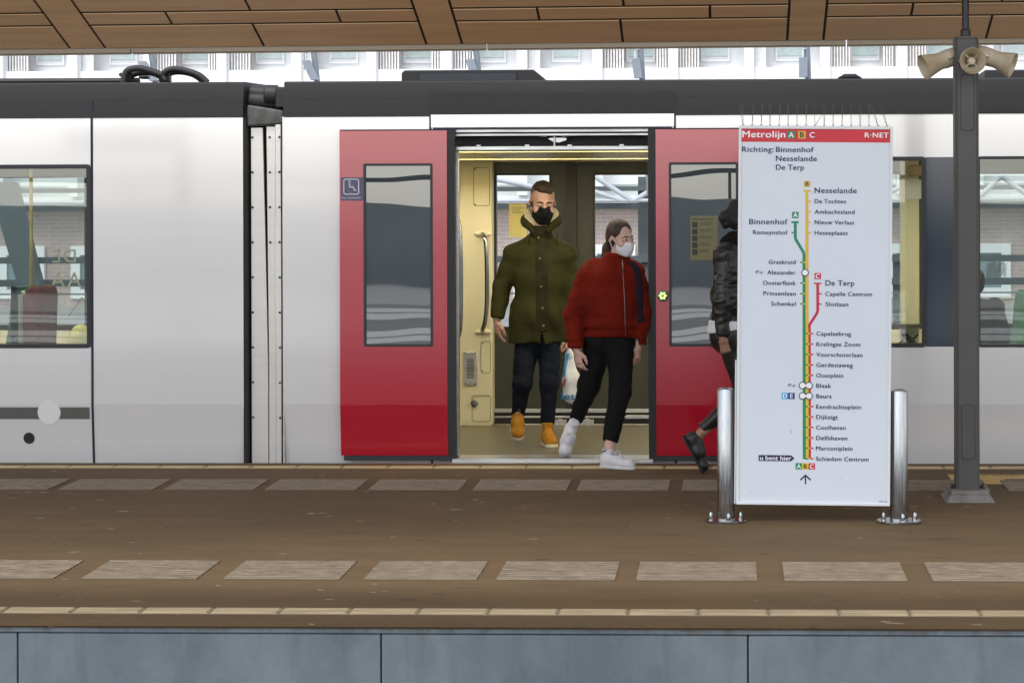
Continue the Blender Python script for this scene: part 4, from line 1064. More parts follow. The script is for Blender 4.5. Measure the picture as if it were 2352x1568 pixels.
# ================================================================== COLUMN AND LOUDSPEAKERS
CY = 12.62
cu0, cu1 = 2195, 2250
cxa, cxb = XU(cu0, CY), XU(cu1, CY); cw = cxb - cxa; ccx = (cxa + cxb) / 2; cd = cw
zb, ztp = gz(CY) + .055, ZV(95, CY)
COLM = thing('canopy_column', (ccx, CY + cd / 2, gz(CY)), 'square grey steel column with hatches and a thin black rod, right of the map sign', 'column')
c = .018
def octo(x0, x1, y0, y1, c): return [(x0 + c, y0), (x1 - c, y0), (x1, y0 + c), (x1, y1 - c), (x1 - c, y1), (x0 + c, y1), (x0, y1 - c), (x0, y0 + c)]
s = MB(); s.prism(octo(cxa, cxb, CY, CY + cd, c), 'z', zb, ztp); s.build('shaft', 'pole_grey', COLM, bevel=.004)
s = MB()
s.add([(cxa - .03, CY - .03, ztp - .012)] * 0, [])
s.prism(octo(cxa + .006, cxb - .006, CY + .006, CY + cd - .006, c), 'z', ztp + .0005, ztp + .012)
s.build('top_cap', 'pole_grey', COLM)
s = MB(); s.lathe([(.030, ztp + .01), (.030, ztp + .052), (.024, ztp + .056), (.0205, ztp + .06), (.0205, zc(ccx, CY + cd / 2) + .02)], (ccx, CY + cd / 2, 0), (0, 0, 1), 20); s.build('rod', 'pole_dark', COLM)
for va, vb in ((178, 305), (931, 1053)):
    s = MB(); h0, h1 = XU(2209, CY), XU(2238, CY); s.prism(rrect(h0, h1, ZV(vb, CY), ZV(va, CY), .012), 'y', CY - .0025, CY + .004); so = s.build('hatch', 'pole_grey', COLM, bevel=.001)
    s = MB(); ring(s, h0 - .004, h1 + .004, ZV(vb, CY) - .004, ZV(va, CY) + .004, .004, CY - .0012, CY + .002, 0, .015); s.build('joint', 'hatchline', so)
    s = MB()
    for xx in (h0 + .009, h1 - .009):
        for zz in (ZV(vb, CY) + .009, ZV(va, CY) - .009): s.ball((xx, CY - .003, zz), .0035, 8)
    s.build('screw', 'pole_dark', so)
s = MB(); g0 = gz(CY); p0, p1 = XU(2181, CY), XU(2268, CY)
s.prism([(p0, g0 + .035), (p1, g0 + .035), (p1, g0 + .06), (p0, g0 + .06)], 'y', CY - .07, CY + cd + .05)
s.build('base_plate', 'plinth', COLM, bevel=.006)
s = MB(); q0, q1 = XU(2166, CY), XU(2282, CY)
a_ = [(q0, CY - .12), (q1, CY - .12), (q1, CY + cd + .1), (q0, CY + cd + .1)]; b2 = [(p0 - .004, CY - .075), (p1 + .004, CY - .075), (p1 + .004, CY + cd + .055), (p0 - .004, CY + cd + .055)]
s.add([(x, y, gz(y) - .004) for x, y in a_] + [(x, y, g0 + .037) for x, y in b2], [(0, 1, 5, 4), (1, 2, 6, 5), (2, 3, 7, 6), (3, 0, 4, 7), (4, 5, 6, 7)])
s.build('mortar_bed', 'plinth', COLM, bevel=.004)
for sgn, u, vt in ((-1, 2189, 1128), (1, 2258, 1126)):
    s = MB(); x = XU(u, CY); s.tube([(x + sgn * -.012, CY + .05, g0 + .06), (x, CY + .05, g0 + .085), (x + sgn * .006, CY + .05, ZV(vt, CY))], .011, 8); s.box(x - .012 , x + .012, CY + .03, CY + .07, g0 + .06, g0 + .07); s.build('anchor_bolt', 'pole_dark', COLM)

def horn(org, axis, label, up=Vector((0, 0, 1)), L=.245, r=.072):
    ax = Vector(axis).normalized(); org = Vector(org)      # org: centre of the mouth, axis: mouth -> back
    H = thing('horn_loudspeaker', org, label, 'loudspeaker', 'horn loudspeakers on the column')
    h = MB()
    prof = [(r * .985, .004), (r, 0), (r * 1.03, .002), (r * .98, .02), (r * .86, .05), (r * .74, .085), (r * .68, .11), (r * .70, .125), (r * .74, .14), (r * .74, .147), (r * .72, .15), (r * .74, .153), (r * .74, .16), (r * .72, .20), (r * .66, .228), (r * .5, .24), (0, .243)]
    h.lathe(prof, org, ax, 32)
    h.lathe([(r * .985, .004), (r * .9, .02), (r * .78, .05), (r * .62, .08), (r * .5, .095)], org, ax, 32)
    ho = h.build('bell', 'horn', H)
    t = MB(); t.lathe([(r * .52, .094), (r * .36, .10), (0, .10)], org, ax, 24); t.build('throat', 'horn_in', H)
    t = MB(); t.lathe([(0, .045), (r * .24, .047), (r * .31, .055), (r * .33, .085), (r * .33, .1)], org, ax, 24)
    u = ax.cross(up).normalized(); w = u.cross(ax)
    for a in (45, 135, 225, 315):
        d = u * math.cos(R(a)) + w * math.sin(R(a)); t.tube([org + ax * .06 + d * r * .28, org + ax * .055 + d * r * .72], .0035, 6)
    t.build('inner_cone', 'horn', H)
    b = MB()
    side_ = u
    for s in (-1, 1):
        p0 = org + ax * .15 + side_ * s * (r * .78); p1 = org + ax * .262 + side_ * s * (r * .78)
        b.tube([p0 - ax * .012, p1], .011, 8, flat=.25)
        b.lathe([(0, -.006), (.009, -.005), (.009, .004)], p0, side_ * -s, 10)
    b.tube([org + ax * .262 + side_ * (r * .8), org + ax * .262 - side_ * (r * .8)], .011, 8, flat=.3)
    b.build('bracket', 'alu', H)
    t = MB(); e = org + ax * .235 - up * .03
    t.tube([e, e + ax * .01 - up * .03, e + ax * .03 - up * .035, e + ax * .045 - up * .01], .005, 6); t.build('cable', 'rubber', H)
    return H
hy = CY + cd / 2
def hp_(u, v, y): return P(u, v, y)
m1 = hp_(2121, 155, hy - .02); a1 = hp_(2199, 127, hy + .04) - m1
horn(m1, a1, 'rusty cream horn loudspeaker pointing left off the column')
m2 = P(2234.5, 140, CY - .235); horn(m2, (0.0, 1, .06), 'round cream horn loudspeaker on the column facing the camera')
m3 = hp_(2327, 151, hy - .02); a3 = hp_(2252, 125, hy + .04) - m3
horn(m3, a3, 'rusty cream horn loudspeaker pointing right off the column')
m4 = P(2223, 150, hy + .35); horn(m4, (.1, -1, .1), 'horn loudspeaker behind the column, half hidden, facing the train')
# ================================================================== PEOPLE (smooth blended solids, meshed)
class Solid:
    """implicit solid on a grid: capsules and ellipsoids blended smoothly, meshed with surface nets"""
    def __init__(s, lo, hi, h):
        s.lo = np.array(lo, np.float32); s.h = h
        s.n = np.ceil((np.array(hi) - s.lo) / h).astype(int) + 1
        s.d = np.full(s.n, 9., np.float32)
    def _sub(s, lo, hi, pad):
        a = np.clip(np.floor((np.array(lo) - pad - s.lo) / s.h).astype(int), 0, s.n); b = np.clip(np.ceil((np.array(hi) + pad - s.lo) / s.h).astype(int) + 1, 0, s.n)
        if (b <= a).any(): return None, None
        g = np.meshgrid(*[s.lo[i] + s.h * np.arange(a[i], b[i], dtype=np.float32) for i in range(3)], indexing='ij')
        return tuple(slice(a[i], b[i]) for i in range(3)), np.stack(g, -1)
    def _mix(s, sl, e, k, op):
        d = s.d[sl]
        if op == 'u':
            if k > 0: m = np.clip(.5 + .5 * (d - e) / k, 0, 1); r = d + (e - d) * m - k * m * (1 - m)
            else: r = np.minimum(d, e)
            r = np.where(d > 5, e, r)
        else:
            e = -e
            if k > 0: m = np.clip(.5 - .5 * (d - e) / k, 0, 1); r = d + (e - d) * m + k * m * (1 - m)
            else: r = np.maximum(d, e)
        s.d[sl] = r
    def cone(s, a, b, ra, rb=None, k=.02, op='u', sq=None):
        """round cone a-b; sq=(direction, factor) stretches its section along a direction"""
        rb = ra if rb is None else rb
        a, b = np.array(a, np.float32), np.array(b, np.float32); r = max(ra, rb) * (max(sq[1], 1) if sq else 1)
        sl, p = s._sub(np.minimum(a, b), np.maximum(a, b), r + k + .02 + 2 * s.h)
        if sl is None: return s
        ab = b - a; L = float(ab @ ab) + 1e-9
        t = np.clip(((p - a) @ ab) / L, 0, 1)
        q = p - (a + t[..., None] * ab)
        if sq:
            n = np.array(sq[0], np.float32); n /= np.linalg.norm(n)
            q = q - (q @ n)[..., None] * n * (1 - 1 / sq[1])
            e = (np.linalg.norm(q, axis=-1) - (ra + (rb - ra) * t)) * min(1, 1. if sq[1] > 1 else sq[1])
        else: e = np.linalg.norm(q, axis=-1) - (ra + (rb - ra) * t)
        s._mix(sl, e, k, op); return s
    def chain(s, pts, rs, k=.02, sq=None, op='u'):
        for i in range(len(pts) - 1): s.cone(pts[i], pts[i + 1], rs[i], rs[i + 1], k, op, sq)
        return s
    def ell(s, c, r, k=.02, op='u', M=None):
        c = np.array(c, np.float32); r = np.array(r, np.float32); R_ = float(r.max())
        sl, p = s._sub(c, c, R_ + k + .02 + 2 * s.h)
        if sl is None: return s
        q = p - c
        if M is not None: q = q @ np.array(M, np.float32)     # world -> local of the ellipsoid
        k0 = np.linalg.norm(q / r, axis=-1); k1 = np.linalg.norm(q / (r * r), axis=-1) + 1e-6
        s._mix(sl, k0 * (k0 - 1) / k1, k, op); return s
    def cut(s, p0, n, k=0.):
        """remove the side the normal points to"""
        n = np.array(n, np.float32); n /= np.linalg.norm(n)
        sl, p = s._sub(s.lo, s.lo + s.h * (s.n - 1), 0)
        e = (p - np.array(p0, np.float32)) @ n
        s.d = np.maximum(s.d, e) if k == 0 else s._smax(s.d, e, k); return s
    def _smax(s, a, b, k): m = np.clip(.5 - .5 * (a - b) / k, 0, 1); return a + (b - a) * m + k * m * (1 - m)
    def disp(s, f):
        sl, p = s._sub(s.lo, s.lo + s.h * (s.n - 1), 0)
        s.d = s.d + f(p[..., 0], p[..., 1], p[..., 2]).astype(np.float32); return s
    def mesh(s):
        d = s.d; n = d.shape; ins = d < 0
        c = np.zeros([x - 1 for x in n], np.int8)
        for i in (0, 1):
            for j in (0, 1):
                for k in (0, 1): c += ins[i:n[0] - 1 + i, j:n[1] - 1 + j, k:n[2] - 1 + k]
        act = np.argwhere((c > 0) & (c < 8))
        acc = np.zeros((len(act), 3)); cnt = np.zeros(len(act))
        cr = [(i, j, k) for i in (0, 1) for j in (0, 1) for k in (0, 1)]
        for A in cr:
            for B in cr:
                if A < B and sum(abs(x - y) for x, y in zip(A, B)) == 1:
                    da = d[tuple((act + A).T)]; db = d[tuple((act + B).T)]
                    m = (da < 0) != (db < 0); t = np.where(m, da / np.where(da - db == 0, 1, da - db), 0)
                    pa = np.array(A) + t[:, None] * (np.array(B) - np.array(A)); acc += pa * m[:, None]; cnt += m
        V = s.lo + s.h * (act + acc / cnt[:, None])
        idx = np.full(c.shape, -1); idx[tuple(act.T)] = np.arange(len(act))
        F_ = []
        for ax in range(3):
            o = [i for i in range(3) if i != ax]
            a = np.take(ins, range(n[ax] - 1), ax); b = np.take(ins, range(1, n[ax]), ax)
            e = np.argwhere(a != b)
            e = e[(e[:, o[0]] > 0) & (e[:, o[1]] > 0) & (e[:, o[0]] < n[o[0]] - 1) & (e[:, o[1]] < n[o[1]] - 1)]
            q = []
            for (x, y) in ((0, 0), (1, 0), (1, 1), (0, 1)):
                w = e.copy(); w[:, o[0]] -= x; w[:, o[1]] -= y; q.append(idx[tuple(w.T)])
            q = np.stack(q, 1); q = q[(q >= 0).all(1)]; F_.append(q)
        return V, np.concatenate(F_)
def smooth_mesh(V, Fc, it=2, f=.5):
    e = np.concatenate([Fc[:, [0, 1]], Fc[:, [1, 2]], Fc[:, [2, 3]], Fc[:, [3, 0]]])
    for _ in range(it):
        acc = np.zeros_like(V); cnt = np.zeros(len(V))
        for a, b in ((0, 1), (1, 0)):
            np.add.at(acc, e[:, a], V[e[:, b]]); np.add.at(cnt, e[:, a], 1)
        V = V * (1 - f) + f * acc / np.maximum(cnt, 1)[:, None]
    return V
def solid_obj(name, solids, m, parent, it=1, **pr):
    mb = MB()
    for s in solids if isinstance(solids, list) else [solids]:
        V, Fc = s.mesh(); V = smooth_mesh(V, Fc, it)
        mb.add(V.tolist(), Fc.tolist())
    return mb.build(name, m, parent, angle=180, **pr)
def fold(p, sc, seed):
    """a soft pseudo-noise in metres for cloth folds (sum of warped sines), about -1..1"""
    x, y, z = p; r = np.random.RandomState(seed); out = 0
    for i in range(5):
        a = r.normal(size=3); a /= np.linalg.norm(a); w = sc * r.uniform(.6, 1.5); ph = r.uniform(0, 6.3, 2)
        b = r.normal(size=3) * sc * .5
        out = out + np.sin(w * (a[0] * x + a[1] * y + a[2] * z) + ph[0] + 1.3 * np.sin(b[0] * x + b[1] * y + b[2] * z + ph[1]))
    return out / 3
def RZ(yaw, pitch=0, roll=0):
    """head frame -> world; the face looks along -y in its own frame; yaw>0 turns it to the right of the picture"""
    return np.array(Matrix.Rotation(yaw, 3, 'Z') @ Matrix.Rotation(pitch, 3, 'X') @ Matrix.Rotation(roll, 3, 'Y'))
class Head:
    def __init__(s, c, M, k): s.c = np.array(c); s.M = M; s.k = k
    def p(s, x, y, z): return s.c + s.M @ (np.array([x, y, z]) * s.k)
    def ell(s, S, c, r, kk=.012, op='u'): S.ell(s.p(*c), np.array(r) * s.k, kk * s.k, op, s.M)
    def cone(s, S, a, b, ra, rb, kk=.012, op='u', sq=None): S.cone(s.p(*a), s.p(*b), ra * s.k, rb * s.k, kk * s.k, op, (s.M @ np.array(sq[0]), sq[1]) if sq else None)
    def face(s, S, neck_to, neck_r=.056, fem=False):
        E = lambda *a, **q: s.ell(S, *a, **q)
        E((0, .015, .045), (.076, .096, .083)); E((0, -.03, -.025), (.064 if not fem else .060, .062, .082), .02)
        E((0, -.045, -.085), (.046 if not fem else .040, .042, .034), .02); E((0, -.078, -.104), (.020, .016, .016), .02)
        E((0, -.076, .022), (.050, .018, .013), .012)
        for q in (-1, 1):
            E((q * .040, -.062, -.032), (.026, .026, .024), .018)
            E((q * .031, -.099, .000), (.019, .017, .012), .010, op='s')
            E((q * .031, -.079, .001), (.0165, .012, .0115), .005)
            s.cone(S, (q * .076, .012, .008), (q * .084, .020, -.006), .009, .009, .006, sq=((0, 0, 1), 2.1))
            E((q * .085, .010, -.004), (.006, .008, .015), .004, op='s')
        s.cone(S, (0, -.089, .008), (0, -.108, -.034), .008, .0125, .010)
        for q in (-1, 1): E((q * .011, -.097, -.038), (.009, .010, .008), .006)
        E((0, -.087, -.062), (.026, .014, .0065), .006); E((0, -.085, -.073), (.022, .014, .007), .006)
        S.cone(s.p(0, .018, -.06), neck_to, neck_r * s.k, neck_r * s.k * 1.1, .02)
    def eyes(s, parent, look=(0, 0), lid=.0):
        w, i, b = MB(), MB(), MB()
        for q in (-1, 1):
            w.ball(s.p(q * .031, -.0815, .001), .0115 * s.k, 14)
            d = s.M @ np.array([look[0] * .0065, -.0098, look[1] * .006 - lid])
            i.ball(s.p(q * .031, -.0815, .001) + d * s.k, .0066 * s.k, 12)
        w.build('eye', 'eye_white', parent); i.build('iris', 'iris', parent)
    def brows(s, parent, m, th=.0050):
        b = MB()
        for q in (-1, 1):
            pts = [s.p(q * .012, -.0935, .020), s.p(q * .028, -.094, .0265), s.p(q * .048, -.079, .020)]
            b.tube(pts, [th * s.k, th * 1.1 * s.k, th * .5 * s.k], 8)
        b.build('eyebrow', m, parent)
        b = MB()
        for q in (-1, 1): b.tube([s.p(q * .016, -.0925, -.0015), s.p(q * .030, -.0955, .0005), s.p(q * .046, -.086, .000)], [.0016 * s.k, .0026 * s.k, .0014 * s.k], 6)
        b.build('lash_line', 'iris', parent)
def hand(S, wrist, M, side, k=1., curl=.5, spread=1.):
    """hand hanging from the wrist. own frame: -z along the fingers, +x towards the thumb side*, palm facing +y"""
    w = np.array(wrist); P_ = lambda x, y, z: w + M @ (np.array([x * side, y, z]) * k)
    S.cone(P_(0, 0, .03), P_(0, 0, -.012), .026 * k, .024 * k, .01, sq=(M @ np.array([1, 0, 0]), 1.15))
    S.cone(P_(.002, .002, -.02), P_(0, .004, -.078), .0165 * k, .0155 * k, .012, sq=(M @ np.array([1, 0, 0]), 2.25))
    for i, (x, L) in enumerate(((.029, .070), (.010, .078), (-.010, .073), (-.029, .058))):
        c = curl * (1 + .18 * i); r = (.0092, .0094, .009, .008)[i] * k
        a = P_(x, .004, -.080); th = c * .55
        b = a + M @ (np.array([x * .12 * spread * side, math.sin(th) * L * .46, -math.cos(th) * L * .46]) * k)
        th += c * .75; d = b + M @ (np.array([0, math.sin(th) * L * .32, -math.cos(th) * L * .32]) * k)
        th += c * .6; e = d + M @ (np.array([0, math.sin(th) * L * .25, -math.cos(th) * L * .25]) * k)
        S.chain([a, b, d, e], [r, r * .96, r * .88, r * .74], .004)
    a = P_(.030, .006, -.022); b = P_(.050, .020, -.052); d = P_(.050, .030, -.080); e = P_(.044, .036, -.100)
    S.chain([a, b, d, e], [.014 * k, .0115 * k, .0098 * k, .0082 * k], .008)
def box_of(pts, pad): a = np.array(pts); return a.min(0) - pad, a.max(0) + pad
def PV(u, v, Y): return np.array(P(u, v, Y))
def skin_mat(name, col):
    m, t, b = new_mat(name)
    c = ramp(t, noise(t, 28, 4), [(.3, tuple(x * .9 for x in col)), (.7, tuple(min(1, x * 1.08) for x in col))])
    t.links.new(c, b.inputs['Base Color']); b.inputs['Roughness'].default_value = .48
    b.inputs['Subsurface Weight'].default_value = .12; b.inputs['Subsurface Radius'].default_value = (.012, .004, .002); b.inputs['Subsurface Scale'].default_value = 1
    return m
def cloth(name, col, rough=.85, vs=14, var=.18, bump=.4, bs=380, bd=.002, fb=.35, fs=16, **k):
    k.setdefault('spec', .15); m = mat(name, col, rough, var=var, vs=vs, bump=bump, bs=bs, bd=bd, **k)
    b = m.node_tree.nodes['Principled BSDF']; add_bump(m.node_tree, b, noise(m.node_tree, fs, 4, .55), fb, .012)
    return m
MT['skin_m'] = skin_mat('skin_warm', (.56, .33, .235)); MT['skin_w'] = skin_mat('skin_light', (.60, .38, .31)); MT['skin_d'] = skin_mat('skin_tan', (.36, .19, .12))
MT['eye_white'] = mat('eye_white', (.72, .70, .68), .25); MT['iris'] = mat('iris_brown', (.035, .02, .012), .2)
MT['hair_m'] = mat('hair_short_brown', (.060, .038, .020), .7, var=.4, vs=60, bump=1, bs=240, bd=.004)
MT['hair_fade'] = mat('hair_cropped_side', (.17, .115, .066), .8, var=.2, vs=90)
MT['hair_w'] = mat('hair_long_brown', (.034, .017, .011), .62, var=.4, vs=40, stretch=(1, 1, .3), bump=.8, bs=140, bd=.003)
MT['hair_b'] = mat('hair_black', (.012, .010, .009), .6, var=.4, vs=60, bump=1, bs=120, bd=.006)
MT['mask_black'] = cloth('mask_black_cotton', (.010, .010, .011), .85)
MT['mask_white'] = mat('mask_pleated_white', (.74, .74, .80), .8, var=.04, vs=20)
MT['parka'] = cloth('olive_parka_cotton', (.031, .030, .0075), .8, vs=5, var=.22, fb=.7, fs=9)
MT['parka_flap'] = cloth('olive_parka_placket', (.022, .020, .007), .8, vs=9, var=.25, fb=.6, fs=14)
MT['fleece'] = cloth('cream_fleece', (.62, .52, .33), .95, vs=50, var=.15, bump=1, bs=180, bd=.006, sheen=.3)
MT['denim'] = cloth('dark_navy_denim', (.007, .010, .017), .8, vs=9, var=.3, fb=.5)
MT['black_denim'] = cloth('black_denim', (.0065, .0062, .0072), .8, vs=9, var=.3, fb=.5)
MT['suede'] = cloth('tan_nubuck', (.36, .16, .018), .8, vs=20, var=.2)
MT['sole'] = mat('cream_rubber_sole', (.58, .50, .36), .6)
MT['white_shoe'] = mat('white_leather', (.66, .65, .68), .45, var=.04, vs=20, bump=.15, bs=60, bd=.003)
MT['white_rubber'] = mat('white_rubber_sole', (.58, .575, .58), .5)
MT['rust'] = cloth('rust_corduroy_padding', (.15, .0105, .004), .9, vs=7, var=.22, bump=.7, bs=300, bd=.003, fb=.7, fs=12)
MT['leather'] = mat('black_leather', (.012, .0115, .011), .36, var=.3, vs=10, bump=.6, bs=14, bd=.015)
MT['legging'] = mat('black_coated_legging', (.011, .0105, .011), .38, var=.2, vs=12, bump=.4, bs=16, bd=.01)
MT['scarf'] = cloth('black_wool', (.010, .009, .009), .95)
MT['shirt'] = cloth('white_shirt_cotton', (.74, .72, .78), .8, var=.05)
MT['zip'] = mat('zip_metal', (.20, .17, .15), .45, metal=.9)
MT['brass'] = mat('brass_snap', (.35, .25, .08), .35, metal=.9)

MT['shoe_seam_shade'] = mat('shoe_seam_shade_grey', (.30, .30, .32), .7)
# ---------------- man in the olive parka
MY = 15.40
man = thing('person', tuple(PV(1235, 1020, MY) * (1, 1, 0) + np.array([0, 0, FZ])), 'man in a long olive parka and black face mask stepping out of the open doors', 'person')
def m_(u, v, dy=0): return PV(u, v, MY + dy)
hc = m_(1246, 466, -.02)
HM = Head(hc, RZ(R(14), R(14), R(2)), 1.10)
neck = m_(1243, 535, .03)
hS = Solid(*box_of([hc, neck], .19), .0042)
HM.face(hS, neck, .057)
# body under the clothes
rS, lS = m_(1180, 586, .03), m_(1304, 583, .03)          # shoulders (picture left, right)
pel = m_(1238, 770, .02)
rE, lE = m_(1153, 662, .04), m_(1314, 655, .05)
rW, lW = m_(1141, 738, -.02), m_(1303, 770, .02)
rH, lH = m_(1212, 778, .01), m_(1263, 778, .01)
rK, lK = m_(1199, 880, -.05), m_(1262, 880, -.04)
rA, lA = m_(1188, 966, .03), m_(1256, 998, -.02)
bS = Solid(*box_of([rE, lE, neck, rA, lA, pel, rS, lS, rW], .16), .013)
bS.cone(m_(1241, 610, .04), m_(1239, 700, .04), .095, .09, .04, sq=((1, 0, 0), 1.25)); bS.cone(m_(1239, 690, .04), m_(1238, 760, .05), .09, .085, .04, sq=((1, 0, 0), 1.15)); bS.cone(m_(1243, 590, .05), neck, .055, .056, .03)
for S_, E_, W_ in ((rS, rE, rW), (lS, lE, lW)): bS.chain([S_, E_, W_], [.045, .036, .024], .03)
for H_, K_, A_ in ((rH, rK, rA), (lH, lK, lA)): bS.chain([H_ + np.array([0, .02, 0]), K_, A_], [.055, .045, .034], .03)
hd_ = Solid(*box_of([rW, m_(1141, 765, -.02)], .09), .0036)
hand(hd_, rW + np.array([.002, 0, .0]), RZ(R(-62), R(4), R(3)), 1, 1.02, .5)
hd2 = Solid(*box_of([lW, m_(1303, 800, .02)], .09), .0036)
hand(hd2, lW, RZ(R(80), 0, 0), -1, 1.02, 1.25)
MBODY = solid_obj('body', [bS, hS, hd_, hd2], 'skin_m', man)
HM.eyes(MBODY, (.2, -1), .004); HM.brows(MBODY, 'hair_m', .0056)
ld_ = MB()
for q in (-1, 1): ld_.ball(HM.p(q * .031, -.0835, .0035), .0128 * HM.k, 12, 0, (1.25, .9, .75))
ld_.build('eyelid', 'skin_m', MBODY)
# hair
S = Solid(*box_of([hc], .17), .004)
E = lambda *a, **k: HM.ell(S, *a, **k)
E((0, .024, .055), (.0765, .094, .083)); E((0, .03, .0), (.078, .085, .05), .02)
E((0, -.105, -.01), (.075, .085, .083), .012, 's')
S.cut(HM.p(0, .03, -.035), HM.M @ np.array([0, .35, -1]))
for q in (-1, 1): HM.ell(S, (q * .085, .012, -.002), (.02, .024, .030), .006, 's')
solid_obj('hair_sides', S, 'hair_fade', man)
S = Solid(*box_of([hc + np.array([0, 0, .08])], .15), .004)
E((0, .018, .088), (.067, .088, .052)); E((.012, -.048, .104), (.050, .036, .028), .015); E((.026, -.067, .090), (.026, .018, .018), .012); E((-.02, -.05, .108), (.03, .03, .022), .012)
HM.ell(S, (0, -.105, .035), (.075, .05, .055), .008, 's')
S.disp(lambda x, y, z: .0026 * fold((x, y, z), 170, 3))
solid_obj('hair_top', S, 'hair_m', man)
# mask and its loops
S = Solid(*box_of([hc], .17), .0035)
E((0, -.040, -.058), (.0685, .067, .070)); E((0, -.095, -.040), (.030, .042, .050), .03); E((0, -.066, -.105), (.044, .034, .024), .02)
S.cut(HM.p(0, -.095, -.008), HM.M @ np.array([0, -.08, 1]), .006); S.cut(HM.p(0, -.018, 0), HM.M @ np.array([0, 1, .28])); S.cut(HM.p(0, -.07, -.128), HM.M @ np.array([0, .25, -1]), .006)
mk_ = solid_obj('face_mask', S, 'mask_black', man)
s = MB()
for q in (-1, 1):
    s.tube([HM.p(q * .064, -.03, -.03), HM.p(q * .078, .0, .006), HM.p(q * .082, .018, .014)], .0028, 6); s.tube([HM.p(q * .060, -.025, -.095), HM.p(q * .076, .015, -.055), HM.p(q * .080, .024, -.02)], .0028, 6)
s.build('ear_loop', 'mask_black', mk_)
# parka
S = Solid(*box_of([m_(1120, 780), m_(1335, 780), m_(1240, 505), m_(1240, 800)], .17), .0085)
x_ = (1, 0, 0)
S.cone(m_(1243, 600, .035), m_(1240, 640, .035), .142, .145, .05, sq=(x_, 1.25)); S.cone(m_(1240, 640, .035), m_(1237, 720, .03), .145, .146, .05, sq=(x_, 1.24)); S.cone(m_(1237, 720, .03), m_(1233, 815, .03), .146, .158, .05, sq=(x_, 1.33))
S.cone(m_(1243, 560, .045), rS, .095, .070, .05); S.cone(m_(1243, 560, .045), lS, .095, .070, .05)
S.chain([rS, rE + np.array([-.005, 0, 0]), rW + np.array([0, 0, .03])], [.072, .064, .053], .03); S.chain([lS + np.array([-.005, 0, 0]), lE, lW], [.072, .064, .053], .03)
S.cut(m_(1233, 786, 0), (.02, 0, -1), .004)
S.cut(rW + np.array([0, 0, .028]), (rW - rE) * 1.0 + np.array([0, 0, 0])) if False else None
c_ = rW - rE; c_ = c_ / np.linalg.norm(c_)
sl, p = S._sub(rW - .12, rW + .12, 0)
e = (p - (rW + np.array([0, 0, .018]))) @ c_; near = np.linalg.norm((p - rW)[..., :2], axis=-1) < .085
S.d[sl] = np.where(near, np.maximum(S.d[sl], e), S.d[sl])
ux0, uz0 = m_(1240, 600)[0], m_(1240, 786)[2]
def pk(x, y, z):
    r = .0065 * fold((x, y * .6, z * .55), 17, 21) + .0035 * fold((x, y, z * .6), 42, 5)
    lowf = np.clip((m_(1240, 640)[2] - z) / .3, 0, 1)
    r = r + lowf * .010 * np.sin((x - ux0) * 38 + 2.2 * np.sin(z * 6 + 1) + z * 7) * np.exp(-((x - ux0 - .06) / .14) ** 2)
    slv = np.clip((np.abs(x - ux0) - .19) / .04, 0, 1)
    r = r + slv * .0045 * fold((x, y, z * 1.5), 38, 88)
    return r
S.disp(pk)
# slit of the coat tails below the placket
sl, p = S._sub(m_(1240, 800) - .1, m_(1300, 735) + .1, .05)
zz = p[..., 2]; xc = m_(1247, 786)[0]; hw = np.clip((m_(1240, 757)[2] - zz) * .17, 0, .03)
S.d[sl] = np.where((hw > 0) & (p[..., 1] < MY), np.maximum(S.d[sl], hw - np.abs(p[..., 0] - xc - (m_(1240, 757)[2] - zz) * .08)), S.d[sl])
pk_ = solid_obj('parka', S, 'parka', man, 1)
# placket, snaps, seams
VV, FF = S.mesh(); front = VV[VV[:, 1] < MY]
def fy(x, z, dflt=MY - .14):
    q = front[(np.abs(front[:, 0] - x) < .012) & (np.abs(front[:, 2] - z) < .012)]
    return q[:, 1].min() if len(q) else dflt
def strip(u0, v0, u1, v1, w, off, m, name, parent, n=22, th=.004):
    s = MB(); rows = []
    for i in range(n + 1):
        t = i / n; c = m_(u0 + (u1 - u0) * t, v0 + (v1 - v0) * t); row = []
        for k in (-1, -.5, 0, .5, 1): x = c[0] + k * w / 2; row.append((x, fy(x, c[2]) - (off if abs(k) < 1 else -.002), c[2]))
        rows.append(row)
    vs = [p for r in rows for p in r]; fs = [(i * 5 + j, i * 5 + j + 1, i * 5 + 6 + j, i * 5 + 5 + j) for i in range(n) for j in range(4)]
    s.add(vs, fs); return s.build(name, m, parent, angle=80)
strip(1245, 528, 1250, 757, .088, .006, 'parka_flap', 'placket', pk_)
s = MB()
for u, v in ((1239, 546), (1243, 593), (1247, 657), (1250, 706), (1252, 746), (1252, 541)): c = m_(u, v); s.lathe([(0, -.004), (.006, -.003), (.0075, 0)], (c[0], fy(c[0], c[2]) - .008, c[2]), (0, 1, 0), 12)
s.build('snap_button', 'brass', pk_)
s = MB()
for u0, u1 in ((1219, 1218), (1283, 1281)):
    c = m_(u0, 533); d = m_(u1, 556); pts = [(c[0], fy(c[0], c[2]) - .012, c[2]), ((c[0] + d[0]) / 2 - .004, fy(d[0], d[2]) - .012, (c[2] + d[2]) / 2), (d[0], fy(d[0], d[2]) - .01, d[2])]
    s.tube(pts, .0035, 6); s.ball((d[0], fy(d[0], d[2]) - .010, d[2] - .006), .007, 8, 0, (.8, .7, 1.4))
s.build('drawcord', 'parka_flap', pk_)
